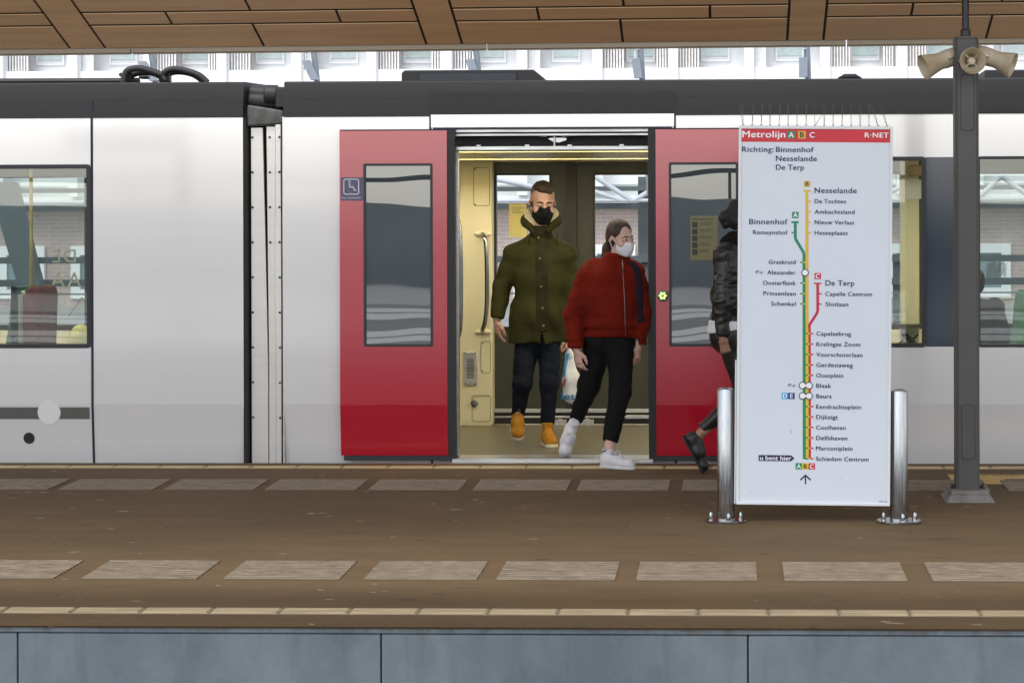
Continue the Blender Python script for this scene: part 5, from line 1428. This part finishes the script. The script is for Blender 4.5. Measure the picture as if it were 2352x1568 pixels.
# hood lying on the shoulders, fleece lining inside it
hcn = m_(1243, 512, .04)
def hood(name, rx, ry, tube, dz, m, yo):
    S = Solid(*box_of([hcn], .26), .006); n = 22
    pts = []
    for i in range(n + 1):
        a = R(-66) + R(312) * i / n          # open at the front under the chin
        pts.append(hcn + np.array([rx * math.cos(a), yo + ry * math.sin(a) * 1.0, dz(i / n)]))
    S.chain(pts, tube(n + 1), .02)
    S.disp(lambda x, y, z: .003 * fold((x, y, z), 40, 9))
    return solid_obj(name, S, m, pk_, 1)
def dz_(t): return -.060 + .105 * math.sin(math.pi * t) ** .6
hood('hood', .112, .100, lambda n: [.024 + .014 * math.sin(math.pi * i / (n - 1)) for i in range(n)], dz_, 'parka', .02)
hood('hood_lining', .088, .080, lambda n: [.022 + .012 * math.sin(math.pi * i / (n - 1)) for i in range(n)], lambda t: -.045 + .128 * math.sin(math.pi * t) ** .55, 'fleece', .015)
S = Solid(*box_of([m_(1243, 535)], .15), .006); S.cone(m_(1243, 548, .02), m_(1243, 522, .0), .080, .070, .02, sq=(x_, 1.05)); S.cut(m_(1243, 517, -.03), (0, -.5, 1)); S.disp(lambda x, y, z: .003 * fold((x, y, z), 50, 4)); solid_obj('collar', S, 'parka_flap', pk_)
# trousers
S = Solid(*box_of([rH, lH, rA, lA, pel], .13), .007)
S.cone(rH + np.array([.02, 0, .02]), lH + np.array([-.02, 0, .02]), .098, .098, .03)
S.chain([rH, rK, m_(1190, 948, .035)], [.090, .066, .050], .03); S.chain([lH, lK, m_(1259, 966, -.02)], [.088, .063, .049], .03)
S.disp(lambda x, y, z: .0035 * fold((x, y, z * .8), 26, 14) + .0022 * fold((x, y, z * 1.4), 55, 71))
solid_obj('jeans', S, 'denim', man)
# shoes: left one heel up, toe towards the platform; right one flat
q_top = [None]
def shoe(parent, heel, toe, ankle, w, m, sole_m, h=.085, sole_t=.024, name='shoe', high=.05, shin=None):
    """shoe from the middle of the heel to the toe tip on its sole plane"""
    heel, toe, ankle = (np.array(q, float) for q in (heel, toe, ankle))
    f = toe - heel; L = np.linalg.norm(f); f /= L
    up = ankle - heel; up = up - (up @ f) * f; up /= np.linalg.norm(up); sd = np.cross(f, up)
    q = lambda a, b, c: heel + f * a * L + sd * b + up * c
    sh = up if shin is None else np.array(shin, float) / np.linalg.norm(shin)
    an = q(.19, 0, .055); top = an + sh * (h + high - .055)
    S = Solid(*box_of([heel, toe, ankle, top], .08), .0045)
    S.cone(q(.13, 0, .045), q(.50, 0, .042), w * .40, w * .44, .02, sq=(up, 1.15)); S.cone(q(.50, 0, .040), q(.82, 0, .030), w * .46, w * .40, .02, sq=(up, .75)); S.ell(q(.86, 0, .028), (w * .42,) * 3, .02)
    S.cone(an, top + sh * .02, w * .36, w * .37, .025, sq=(f, 1.15) if shin is None else None); S.cone(q(.34, 0, .075), q(.55, 0, .055), w * .30, w * .36, .025)
    S.cut(q(0, 0, sole_t * .8), -up); sl, p = S._sub(top, top, .075); S.d[sl] = np.maximum(S.d[sl], (p - top) @ sh)
    so = solid_obj(name, S, m, parent)
    S = Solid(*box_of([heel, toe], .075), .004)
    S.cone(q(.14, 0, .0), q(.55, 0, .0), w * .44, w * .48, .02); S.cone(q(.55, 0, 0), q(.84, 0, 0), w * .50, w * .43, .02); S.ell(q(.88, 0, 0), (w * .44,) * 3, .02)
    S.cut(q(0, 0, sole_t), up, .004); S.cut(q(0, 0, 0), -up, .004)
    solid_obj('sole', S, sole_m, so)
    q_top[0] = (an, top, sh)
    return so, q
s1, q1 = shoe(man, m_(1187, 962, .09), m_(1188, 1009, -.10), m_(1190, 945, .02), .100, 'suede', 'sole', .085, .022, high=.05, shin=(0, .1, 1))
fz = FZ + .001
def flr(u, v): d = PV(u, v, 1.0) - np.array([0, 0, CAM_H]); t = (fz - CAM_H) / d[2]; return np.array([0, 0, CAM_H]) + d * t
h2 = flr(1255, 1019); t2 = flr(1266, 1027); t2 = h2 + (t2 - h2) / np.linalg.norm(t2 - h2) * .285
t2 = h2 + np.array([.062, -.272, 0])
s2, q2 = shoe(man, h2, t2, h2 + np.array([0, 0, .1]), .104, 'suede', 'sole', .085, .028, high=.07)
for sh, q in ((s1, q1), (s2, q2)):
    s = MB()
    for i in range(5): a = .40 + i * .06; s.tube([q(a, -.022, .098 - i * .007), q(a + .01, 0, .106 - i * .007), q(a, .022, .098 - i * .007)], .0035, 6)
    s.build('laces', 'suede', sh)
    s = MB(); t_ = [(-.010, .150), (-.004, .141), (.012, .152), (-.003, .146)]
    s.add([q(.30, a, c) + (q(.30, 0, 0) - q(.28, 0, 0)) / np.linalg.norm(q(.30, 0, 0) - q(.28, 0, 0)) * .012 for a, c in t_], [(0, 1, 2, 3)]); s.build('tongue_mark', 'white_rubber', sh)

# ---------------- carrier bag in the man's far hand
bag = thing('carrier_bag', tuple(m_(1310, 937, .02)), 'white plastic carrier bag with blue lettering hanging between the two people', 'bag')
S = Solid(*box_of([m_(1290, 800, .02), m_(1333, 937, .02)], .09), .0055)
S.cone(m_(1312, 905, .02), m_(1312, 870, .02), .064, .060, .03, sq=((0, 1, 0), .72)); S.cone(m_(1312, 870, .02), m_(1309, 815, .02), .060, .028, .03, sq=((0, 1, 0), .7)); S.cone(m_(1309, 815, .02), m_(1305, 792, .02), .028, .010, .02)
S.cut(m_(1310, 936, .02), (-.15, 0, -1), .012)
S.disp(lambda x, y, z: .0045 * fold((x * 1.4, y, z * .5), 48, 31) + .003 * np.sin(x * 120 + z * 22) * np.clip((z - m_(1310, 880)[2]) / .2, 0, 1))
solid_obj('bag_body', S, mat('bag_film', (.66, .68, .70), .35, var=.05, vs=18, bump=.5, bs=30, bd=.01), bag)
VB, _ = S.mesh(); fb = VB[VB[:, 1] < MY + .02]
def by_(x, z):
    q = fb[(np.abs(fb[:, 0] - x) < .010) & (np.abs(fb[:, 2] - z) < .010)]
    return (q[:, 1].min() if len(q) else MY) - .003
def on_bag(poly, name, m):
    s = MB()
    for (u0, v0, u1, v1, n) in poly:
        for i in range(n):
            pass
    return s
def bag_patch(tl, tr, br, bl, name, m, n=8):
    s = MB(); g = []
    for i in range(n + 1):
        for j in range(n + 1):
            a, b_ = i / n, j / n
            u = (tl[0] * (1 - b_) + tr[0] * b_) * (1 - a) + (bl[0] * (1 - b_) + br[0] * b_) * a; v = (tl[1] * (1 - b_) + tr[1] * b_) * (1 - a) + (bl[1] * (1 - b_) + br[1] * b_) * a
            c = m_(u, v); g.append((c[0], by_(c[0], c[2]), c[2]))
    s.add(g, [(i * (n + 1) + j, i * (n + 1) + j + 1, (i + 1) * (n + 1) + j + 1, (i + 1) * (n + 1) + j) for i in range(n) for j in range(n)]); return s.build(name, m, bag, angle=80)
bag_patch((1299, 812), (1308, 810), (1298, 862), (1292, 866), 'blue_print', mat('bag_blue', (.05, .30, .52), .4)); bag_patch((1297, 870), (1301, 868), (1297, 885), (1291, 888), 'red_print', mat('bag_red', (.50, .03, .02), .4))
s = MB(); c = m_(1290, 909); write(s, 'let', c[0] - .002, c[2], .047, 0, 'L', .03, 1.0, .10)
s.v = [(x, by_(x, z) - .002, z) for x, y, z in s.v]; s.build('bag_lettering', mat('bag_letter_blue', (.04, .24, .46), .4), bag, angle=80)
s = MB(); s.tube([m_(1305, 795, .02), m_(1303, 783, .02), m_(1303, 776, .02)], [.010, .007, .006], 8); s.build('handle', mat('bag_film_handle', (.66, .68, .70), .4), bag)

# ---------------- woman in the rust jacket
WY = 14.30
wom = thing('person', tuple(PV(1412, 1076, 14.0) * (1, 1, 0)), 'woman in a rust red padded jacket and white face mask stepping down onto the platform', 'person')
def w_(u, v, dy=0): return PV(u, v, WY + dy)
hc = w_(1426, 549, -.03)
HW = Head(hc, RZ(R(42), R(4), R(-3)), .93)
neck = w_(1417, 600, .04)
hS = Solid(*box_of([hc, neck], .17), .004)
HW.face(hS, neck, .050, True)
rS, lS = w_(1350, 632, .03), w_(1458, 628, .05)
rE, lE = w_(1323, 722, .03), w_(1470, 712, .06)
rW, lW = w_(1324, 806, -.04), w_(1466, 796, .03)
rH, lH = w_(1374, 790, .02), w_(1424, 790, .03)
rK, lK = w_(1352, 888, .06), w_(1425, 902, -.14)
rA, lA = w_(1322, 968, .24), w_(1400, 1022, -.22)
bS = Solid(*box_of([rE, lE, neck, rA, lA, rS, lS, rW], .14), .013)
bS.cone(w_(1405, 665, .05), w_(1402, 720, .05), .085, .080, .04, sq=(x_, 1.2)); bS.cone(w_(1402, 720, .05), w_(1399, 770, .06), .08, .075, .04, sq=(x_, 1.1)); bS.cone(w_(1410, 640, .06), neck, .046, .046, .03)
for S_, E_, W_ in ((rS, rE, rW), (lS, lE, lW)): bS.chain([S_, E_, W_], [.036, .030, .021], .03)
for H_, K_, A_ in ((rH, rK, rA), (lH, lK, lA)): bS.chain([H_ + np.array([0, .03, 0]), K_, A_], [.05, .042, .031], .03)
bS.cone(lA, w_(1401, 1045, -.22), .034, .036, .02); bS.cone(rA, w_(1312, 985, .24), .034, .036, .02)
hd_ = Solid(*box_of([rW, rW + np.array([0, 0, -.1])], .10), .0034)
hand(hd_, rW + np.array([.004, 0, .004]), RZ(R(-48), R(4), R(-6)), 1, .95, .5)
hd2 = Solid(*box_of([lW, lW + np.array([0, 0, -.1])], .10), .0034)
hand(hd2, lW, RZ(R(62), R(0), R(6)), -1, .95, .6)
WBODY = solid_obj('body', [bS, hS, hd_, hd2], 'skin_w', wom)
HW.eyes(WBODY, (.55, .1)); HW.brows(WBODY, 'hair_w', .0040)
s = MB(); c = lW + np.array([-.002, -.02, -.10]); s.lathe([(.009, -.002), (.0105, -.002), (.0105, .002), (.009, .002)], c, (.1, 0, 1), 14); s.build('ring', 'brass', wom)
# hair drawn back into a low tail
S = Solid(*box_of([hc, hc + np.array([-.1, .1, -.2])], .18), .004)
E = lambda *a, **k: HW.ell(S, *a, **k)
E((0, .024, .052), (.083, .101, .087)); E((0, .05, -.005), (.079, .070, .070), .03)
E((0, -.125, -.03), (.088, .095, .112), .010, 's')
for q in (-1, 1): HW.ell(S, (q * .090, .004, -.012), (.034, .034, .042), .006, 's')
S.cut(HW.p(0, .06, -.075), HW.M @ np.array([0, .15, -1]), .01)
tail = [HW.p(0, .105, -.03), HW.p(-.01, .135, -.075), HW.p(-.02, .14, -.14), HW.p(-.03, .135, -.20)]
S.chain(tail, [.032, .034, .030, .016], .02)
S.disp(lambda x, y, z: .0018 * fold((x, y, z * .4), 150, 8))
solid_obj('hair', S, 'hair_w', wom)
# mask with pleats
S = Solid(*box_of([hc], .16), .0032)
E((0, -.040, -.055), (.066, .068, .066)); E((0, -.086, -.050), (.024, .036, .044), .03); E((0, -.066, -.098), (.036, .030, .022), .02)
S.cut(HW.p(0, -.095, -.016), HW.M @ np.array([0, -.2, 1]), .005); S.cut(HW.p(0, -.026, 0), HW.M @ np.array([0, 1, .1])); S.cut(HW.p(0, -.07, -.118), HW.M @ np.array([0, .3, -1]), .005)
up_ = HW.M @ np.array([0, 0, 1.])
S.disp(lambda x, y, z: .0013 * np.sign(np.sin(((x - hc[0]) * up_[0] + (y - hc[1]) * up_[1] + (z - hc[2]) * up_[2]) * 420)) * .6)
mk_ = solid_obj('face_mask', S, 'mask_white', wom)
s = MB()
for q in (-1, 1):
    s.tube([HW.p(q * .062, -.035, -.022), HW.p(q * .076, .0, .004), HW.p(q * .080, .018, .012)], .002, 6); s.tube([HW.p(q * .060, -.03, -.092), HW.p(q * .074, .012, -.05), HW.p(q * .079, .022, -.018)], .002, 6)
s.build('ear_loop', 'mask_white', mk_)
# jacket
S = Solid(*box_of([w_(1290, 790), w_(1500, 790), w_(1410, 570), w_(1410, 810)], .15), .008)
S.cone(w_(1404, 645, .045), w_(1402, 700, .045), .140, .148, .05, sq=(x_, 1.20)); S.cone(w_(1402, 700, .045), w_(1401, 752, .04), .148, .145, .05, sq=(x_, 1.20)); S.cone(w_(1401, 752, .04), w_(1400, 775, .04), .150, .134, .03, sq=(x_, 1.15))
S.cone(w_(1366, 622, .05), w_(1446, 620, .06), .075, .072, .06)
S.chain([rS, rE, rW + np.array([.0, 0, .035])], [.072, .076, .056], .03); S.chain([lS, lE, lW + np.array([.004, 0, .03])], [.070, .068, .054], .03)
S.cone(w_(1414, 612, .03), w_(1418, 582, .02), .078, .074, .025, sq=((1, .4, 0), 1.12))
S.cut(w_(1418, 577, .0), (-.06, -.25, 1), .006)
sl, p = S._sub(S.lo, S.lo + S.h * (S.n - 1), 0)
zz = p[..., 2]; mid = (p[..., 0] > w_(1343, 700)[0]) & (p[..., 0] < w_(1466, 700)[0])
S.d = np.where(mid, np.maximum(S.d, w_(1400, 775)[2] - zz), S.d)
for W_, cz in ((rW, .016), (lW, .014)):
    near = (np.linalg.norm((p - W_)[..., :2], axis=-1) < .085)
    S.d = np.where(near & ~mid, np.maximum(S.d, (W_[2] + cz) - zz), S.d)
xm_, zt_ = w_(1404, 700)[0], w_(1404, 625)[2]
def pj(x, y, z):
    arm = np.clip((np.abs(x - xm_) - .165) / .03, 0, 1)
    quilt = np.abs(np.sin((z - zt_) * 31 + .5 * np.sin(x * 9))) ** .6
    r = -.0075 * (quilt - .6) * (.45 + .55 * arm)
    r = r + .0055 * fold((x, y, z), 26, 42) + .003 * fold((x, y, z), 60, 12)
    hem = np.exp(-((z - w_(1404, 757)[2]) / .012) ** 2) * .012 * (1 - arm)
    cuff = arm * np.exp(-((z - rW[2] - .062) / .010) ** 2) * .010
    return r + hem + cuff
S.disp(pj)
pj_ = solid_obj('padded_jacket', S, 'rust', wom, 1)
VV, FF = S.mesh(); front = VV[VV[:, 1] < WY + .05]
def wfy(x, z):
    q = front[(np.abs(front[:, 0] - x) < .012) & (np.abs(front[:, 2] - z) < .012)]
    return q[:, 1].min() if len(q) else WY - .12
s = MB(); z_ = []
for i in range(27):
    t = i / 26; u = 1430 + 8 * math.sin(t * 1.5); v = 594 + t * 178; c = w_(u, v); z_.append((c[0], wfy(c[0], c[2]) - .0015, c[2]))
z_ = [tuple(np.mean([z_[max(i - 1, 0)], z_[i], z_[min(i + 1, 26)]], 0)) for i in range(27)]
s.tube(z_, .0022, 6); c = z_[1]; s.tube([(c[0], c[1] - .006, c[2]), (c[0] + .004, c[1] - .012, c[2] - .04)], .0045, 6); s.build('zipper', 'zip', pj_)
# trousers
S = Solid(*box_of([rH, lH, rA, lA], .14), .007)
S.cone(w_(1376, 782, .035), w_(1424, 782, .04), .100, .100, .03); S.cone(w_(1380, 765, .035), w_(1420, 765, .04), .092, .092, .03)
ca, cb = w_(1324, 962, .235), w_(1401, 1013, -.215)
S.chain([rH, rK, ca], [.095, .068, .050], .03); S.chain([lH, lK, cb], [.095, .068, .052], .03)
for a, b_ in ((rK, ca), (lK, cb)):
    n_ = (b_ - a) / np.linalg.norm(b_ - a); sl, p = S._sub(b_, b_, .11); S.d[sl] = np.maximum(S.d[sl], (p - b_) @ n_)
S.disp(lambda x, y, z: .0045 * fold((x, y, z), 30, 77) + .003 * fold((x, y, z * 1.6), 60, 17))
solid_obj('trousers', S, 'black_denim', wom)
# white shoes: trailing one toe down, leading one on the platform
h1 = w_(1311, 975, .25); s1, q1 = shoe(wom, h1, w_(1295, 1046, .17), h1 + np.array([.03, -.1, .03]), .092, 'white_shoe', 'white_rubber', .07, .022, high=.02, shin=rK - h1); k1_ = q_top[0]
pg = np.array(PG(1384, 1074)); t_ = np.array(PG(1447, 1075)); t_ = pg + np.array([.205, -.10, 0]); t_[2] = gz(t_[1]); pg[2] = gz(pg[1]); pg += np.array([-.012, .03, .001]); t_[2] += .001
s2, q2 = shoe(wom, pg, t_, pg + np.array([0, 0, .1]), .092, 'white_shoe', 'white_rubber', .066, .024, high=.02); k2_ = q_top[0]
for (q, kk, sh) in ((q1, k1_, s1), (q2, k2_, s2)):
    e_ = kk[1] + kk[2] * .032; S = Solid(*box_of([kk[0], e_], .07), .0045); S.cone(kk[0], e_ + kk[2] * .03, .035, .0355, .01); S.cut(e_, kk[2]); solid_obj('sock', S, 'shirt', wom)
    s = MB()
    for i in range(5): a = .42 + i * .06; s.tube([q(a, -.024, .084 - i * .007), q(a + .015, 0, .094 - i * .007), q(a, .024, .084 - i * .007)], .0032, 6)
    for sg in (-1, 1): s.tube([q(.41, 0, .096), q(.45, sg * .022, .115), q(.50, sg * .040, .098), q(.46, sg * .026, .092), q(.41, 0, .096)], .0026, 6); s.tube([q(.41, 0, .096), q(.52, sg * .030, .09), q(.60, sg * .042, .06)], .0024, 6)
    s.build('laces', 'white_shoe', sh)
    s = MB()
    for b_ in (-1, 1): s.tube([q(.38, b_ * .021, .096), q(.50, b_ * .023, .082), q(.66, b_ * .018, .066)], .0028, 6)
    s.tube([q(.66, -.018, .066), q(.69, 0, .066), q(.66, .018, .066)], .0028, 6)
    s.tube([q(.74, -.040, .034), q(.72, -.02, .056), q(.715, 0, .061), q(.72, .02, .056), q(.74, .040, .034)], .0022, 6)
    s.build('seam', 'shoe_seam_shade', sh)  # grey lines put in for shade beside the laces, and the toe-cap seam
s = MB(); o = q2(.19, .039, .112)
def pm(a, c): p = q2(.19 + a, .0385, c); return p
s.tube([q2(.12, .040, .112), q2(.17, .0425, .108), q2(.22, .041, .114), q2(.27, .036, .120)], [.0015, .0032, .0032, .0012], 6); s.tube([q2(.16, .0425, .108), q2(.13, .0415, .098)], .002, 6); s.tube([q2(.22, .042, .112), q2(.25, .040, .103)], .002, 6); s.build('sock_mark', 'black', wom)
# shoulder bag strap and bag body behind her
bp = thing('shoulder_bag', tuple(w_(1466, 700, .16)), 'dark navy bag with a strap over the shoulder of the woman in rust red', 'bag')
S = Solid(*box_of([w_(1466, 640, .1), w_(1468, 740, .14)], .17), .007); S.cone(w_(1470, 655, .15), w_(1472, 725, .15), .055, .06, .03, sq=((0, 1, 0), 1.3)); S.disp(lambda x, y, z: .004 * fold((x, y, z), 40, 6)); solid_obj('bag_body', S, cloth('navy_canvas', (.018, .014, .024), .85), bp)
s = MB(); pts = []
for u, v in ((1444, 602), (1452, 606), (1459, 616), (1464, 632), (1466, 655), (1467, 685), (1468, 712), (1470, 740)): c = w_(u, v); pts.append((c[0], wfy(c[0], c[2]) - .006, c[2]))
k0 = []
rows = []
for i, p in enumerate(pts): rows += [(p[0] - .014, p[1] + .003, p[2] - .004), (p[0] - .004, p[1] - .003, p[2]), (p[0] + .014, p[1] - .002, p[2] + .002), (p[0] + .030, p[1] + .016, p[2] + .004)]
s.add(rows, [(i * 4 + j, i * 4 + j + 1, i * 4 + 5 + j, i * 4 + 4 + j) for i in range(len(pts) - 1) for j in range(3)]); s.build('strap', cloth('navy_strap', (.018, .014, .024), .85), bp)

# ---------------- person in black walking behind the map sign
BYY = 13.80
blk = thing('person', tuple(PV(1712, 1080, BYY) * (1, 1, 0) + np.array([0, 0, gz(BYY)])), 'person in black leather jacket and leggings striding past, mostly hidden by the map sign', 'person')
def k_(u, v, dy=0): return PV(u, v, BYY + dy)
hc = k_(1712, 503, 0); HK = Head(hc, RZ(R(88), R(2), 0), .95); neck = k_(1706, 556, .0)
hS = Solid(*box_of([hc, neck], .18), .0045); HK.face(hS, neck, .050, True)
rS, lS = k_(1668, 585, -.10), k_(1700, 585, .16)
rE, lE = k_(1660, 690, -.15), k_(1730, 690, .2)
rW, lW = k_(1660, 776, -.16), k_(1790, 745, .15)
rH, lH = k_(1680, 772, -.06), k_(1690, 772, .09)
rK, lK = k_(1712, 900, -.08), k_(1745, 895, .10)
rA, lA = k_(1606, 998, -.06), k_(1762, 1040, .10)
bS = Solid(*box_of([rE, lE, neck, rA, lA, rS, lS, rW, lW, rK, lK], .14), .013)
bS.cone(k_(1690, 640), k_(1684, 700), .085, .08, .04, sq=((0, 1, 0), 1.25)); bS.cone(k_(1684, 700), k_(1684, 765), .08, .08, .04, sq=((0, 1, 0), 1.15)); bS.cone(k_(1694, 590), neck, .05, .05, .03)
for S_, E_, W_ in ((rS, rE, rW), (lS, lE, lW)): bS.chain([S_, E_, W_], [.038, .031, .022], .03)
for H_, K_, A_ in ((rH, rK, rA), (lH, lK, lA)): bS.chain([H_, K_, A_], [.06, .045, .033], .03)
hd_ = Solid(*box_of([rW, rW + np.array([0, 0, -.1])], .10), .0034); hand(hd_, rW + np.array([.006, 0, -.004]), RZ(R(-6), R(6), R(-10)), 1, 1.0, 1.1)
hd2 = Solid(*box_of([lW, lW + np.array([0, 0, -.1])], .10), .0040); hand(hd2, lW, RZ(R(180), 0, R(20)), -1, .95, .8)
KB = solid_obj('body', [bS, hS, hd_, hd2], 'skin_d', blk); HK.eyes(KB)
s = MB(); c = rW + np.array([.012, -.030, -.088]); s.lathe([(.0095, -.002), (.012, -.002), (.012, .002), (.0095, .002)], c, (.2, .1, 1), 14); s.build('ring', 'zip', blk)
S = Solid(*box_of([hc], .20), .0045)
HK.ell(S, (0, .024, .05), (.086, .103, .090)); HK.ell(S, (0, .05, -.01), (.08, .07, .07), .03); HK.ell(S, (0, -.125, -.03), (.09, .095, .112), .01, 's'); HK.ell(S, (0, .135, .005), (.050, .042, .046), .02); HK.ell(S, (0, .128, -.04), (.03, .03, .03), .02)
S.disp(lambda x, y, z: .004 * fold((x, y, z), 110, 2)); solid_obj('hair', S, 'hair_b', blk)
S = Solid(*box_of([k_(1640, 540, -.2), k_(1720, 780, .25), lE, lW], .10), .008)
S.cone(k_(1689, 615), k_(1683, 680), .135, .128, .05, sq=((0, 1, 0), 1.28)); S.cone(k_(1683, 680), k_(1681, 745), .128, .125, .05, sq=((0, 1, 0), 1.25)); S.cone(rS, lS, .075, .075, .05)
S.chain([rS, rE, rW + np.array([0, 0, .03])], [.076, .062, .046], .025); S.chain([lS, lE, lW], [.072, .062, .046], .025)
sl, p = S._sub(S.lo, S.lo + S.h * (S.n - 1), 0); arm = (p[..., 1] < BYY - .105) & (p[..., 0] > rW[0] - .1)
S.d = np.where(arm & (p[..., 1] < BYY - .09), np.maximum(S.d, rW[2] + .004 - p[..., 2]), np.maximum(S.d, np.where(p[..., 0] < lE[0] - .02, k_(1680, 742)[2] - p[..., 2], -9)))
S.disp(lambda x, y, z: .004 * fold((x, y, z), 40, 51) + .004 * fold((x, y, z * 1.8), 60, 33))
solid_obj('leather_jacket', S, 'leather', blk)
S = Solid(*box_of([k_(1690, 560)], .18), .006); S.cone(k_(1698, 575), k_(1702, 538), .090, .070, .02, sq=((1, 0, 0), 1.1)); S.ell(k_(1678, 556, -.01), (.07, .09, .05), .03); S.cut(k_(1700, 530), (-.1, 0, 1), .008); S.disp(lambda x, y, z: .005 * fold((x, y, z), 50, 1)); solid_obj('scarf', S, 'scarf', blk)
S = Solid(*box_of([k_(1680, 745)], .24), .007); S.cone(k_(1680, 735), k_(1679, 757), .140, .152, .02, sq=((0, 1, 0), 1.2)); S.cut(k_(1680, 735), (0, 0, 1)); S.cut(k_(1680, 757), (.16, 0, -1)); solid_obj('shirt_hem', S, 'shirt', blk)
S = Solid(*box_of([rH, lH, rK, lK, rA, lA], .15), .007); S.cone(rH + np.array([0, 0, .0]), lH, .115, .115, .03); S.ell(k_(1662, 772), (.09, .13, .10), .04)
S.chain([rH, rK, k_(1614, 986, -.06)], [.105, .064, .040], .03); S.chain([lH, lK, k_(1761, 1025, .10)], [.105, .064, .042], .03)
n_ = np.array(k_(1614, 986, -.06)) - rK; n_ /= np.linalg.norm(n_); sl, p = S._sub(k_(1614, 986, -.06), k_(1614, 986, -.06), .09); S.d[sl] = np.maximum(S.d[sl], (p - k_(1614, 986, -.06)) @ n_)
S.disp(lambda x, y, z: .003 * fold((x, y, z), 40, 23)); solid_obj('leggings', S, 'legging', blk)
hk = k_(1566, 1002, -.06); tk = k_(1612, 1086, -.06)
MT['boot'] = mat('black_boot_leather', (.012, .0115, .011), .42, var=.3, vs=14, bump=.4, bs=40, bd=.004); MT['boot_sole'] = mat('black_boot_sole', (.018, .017, .016), .7)
shoe(blk, hk, tk, k_(1600, 1000, -.06), .090, 'boot', 'boot_sole', .075, .016, name='boot', high=.02, shin=(.73, 0, .68))
pg = np.array(k_(1758, 1060, .10)); pg[2] = gz(pg[1]); shoe(blk, pg, pg + np.array([.255, 0, 0.001]), pg + np.array([0, 0, .1]), .090, 'boot', 'boot_sole', .075, .016, name='boot', high=.03)

# ---------------- seated passenger seen through the right-hand window
py_ = 15.9
pas = thing('person', (XU(2270, py_), py_, FZ + .45), 'seated passenger in a dark coat seen from behind through the window beside the column', 'person')
def q_(u, v, dy=0): return PV(u, v - 2, py_ + dy)
S = Solid(*box_of([q_(2190, 610), q_(2300, 830)], .2), .010)
hc = q_(2225, 655); HQ = Head(hc, RZ(R(-120), 0, 0), .95)
HQ.face(S, q_(2232, 720), .055)
S.cone(q_(2240, 735), q_(2250, 830), .10, .12, .04); PB = solid_obj('body', S, 'skin_m', pas)
S = Solid(*box_of([hc], .18), .006); HQ.ell(S, (0, .024, .05), (.086, .103, .090)); HQ.ell(S, (0, .05, -.01), (.08, .07, .07), .03); HQ.ell(S, (0, -.125, -.03), (.09, .095, .112), .01, 's'); solid_obj('hair', S, 'hair_b', pas)
S = Solid(*box_of([q_(2200, 700), q_(2320, 860)], .22), .010)
S.cone(q_(2236, 735), q_(2242, 850), .135, .16, .05, sq=((1, 0, 0), 1.2)); S.cone(q_(2225, 712), q_(2278, 712), .065, .075, .05); S.chain([q_(2285, 716, -.05), q_(2300, 770, -.08), q_(2300, 840, -.15)], [.075, .075, .06], .04); S.ell(q_(2292, 702), (.05, .07, .05), .04)
S.disp(lambda x, y, z: .006 * fold((x, y, z), 25, 3)); solid_obj('coat', S, cloth('black_coat', (.006, .006, .0065)), pas)
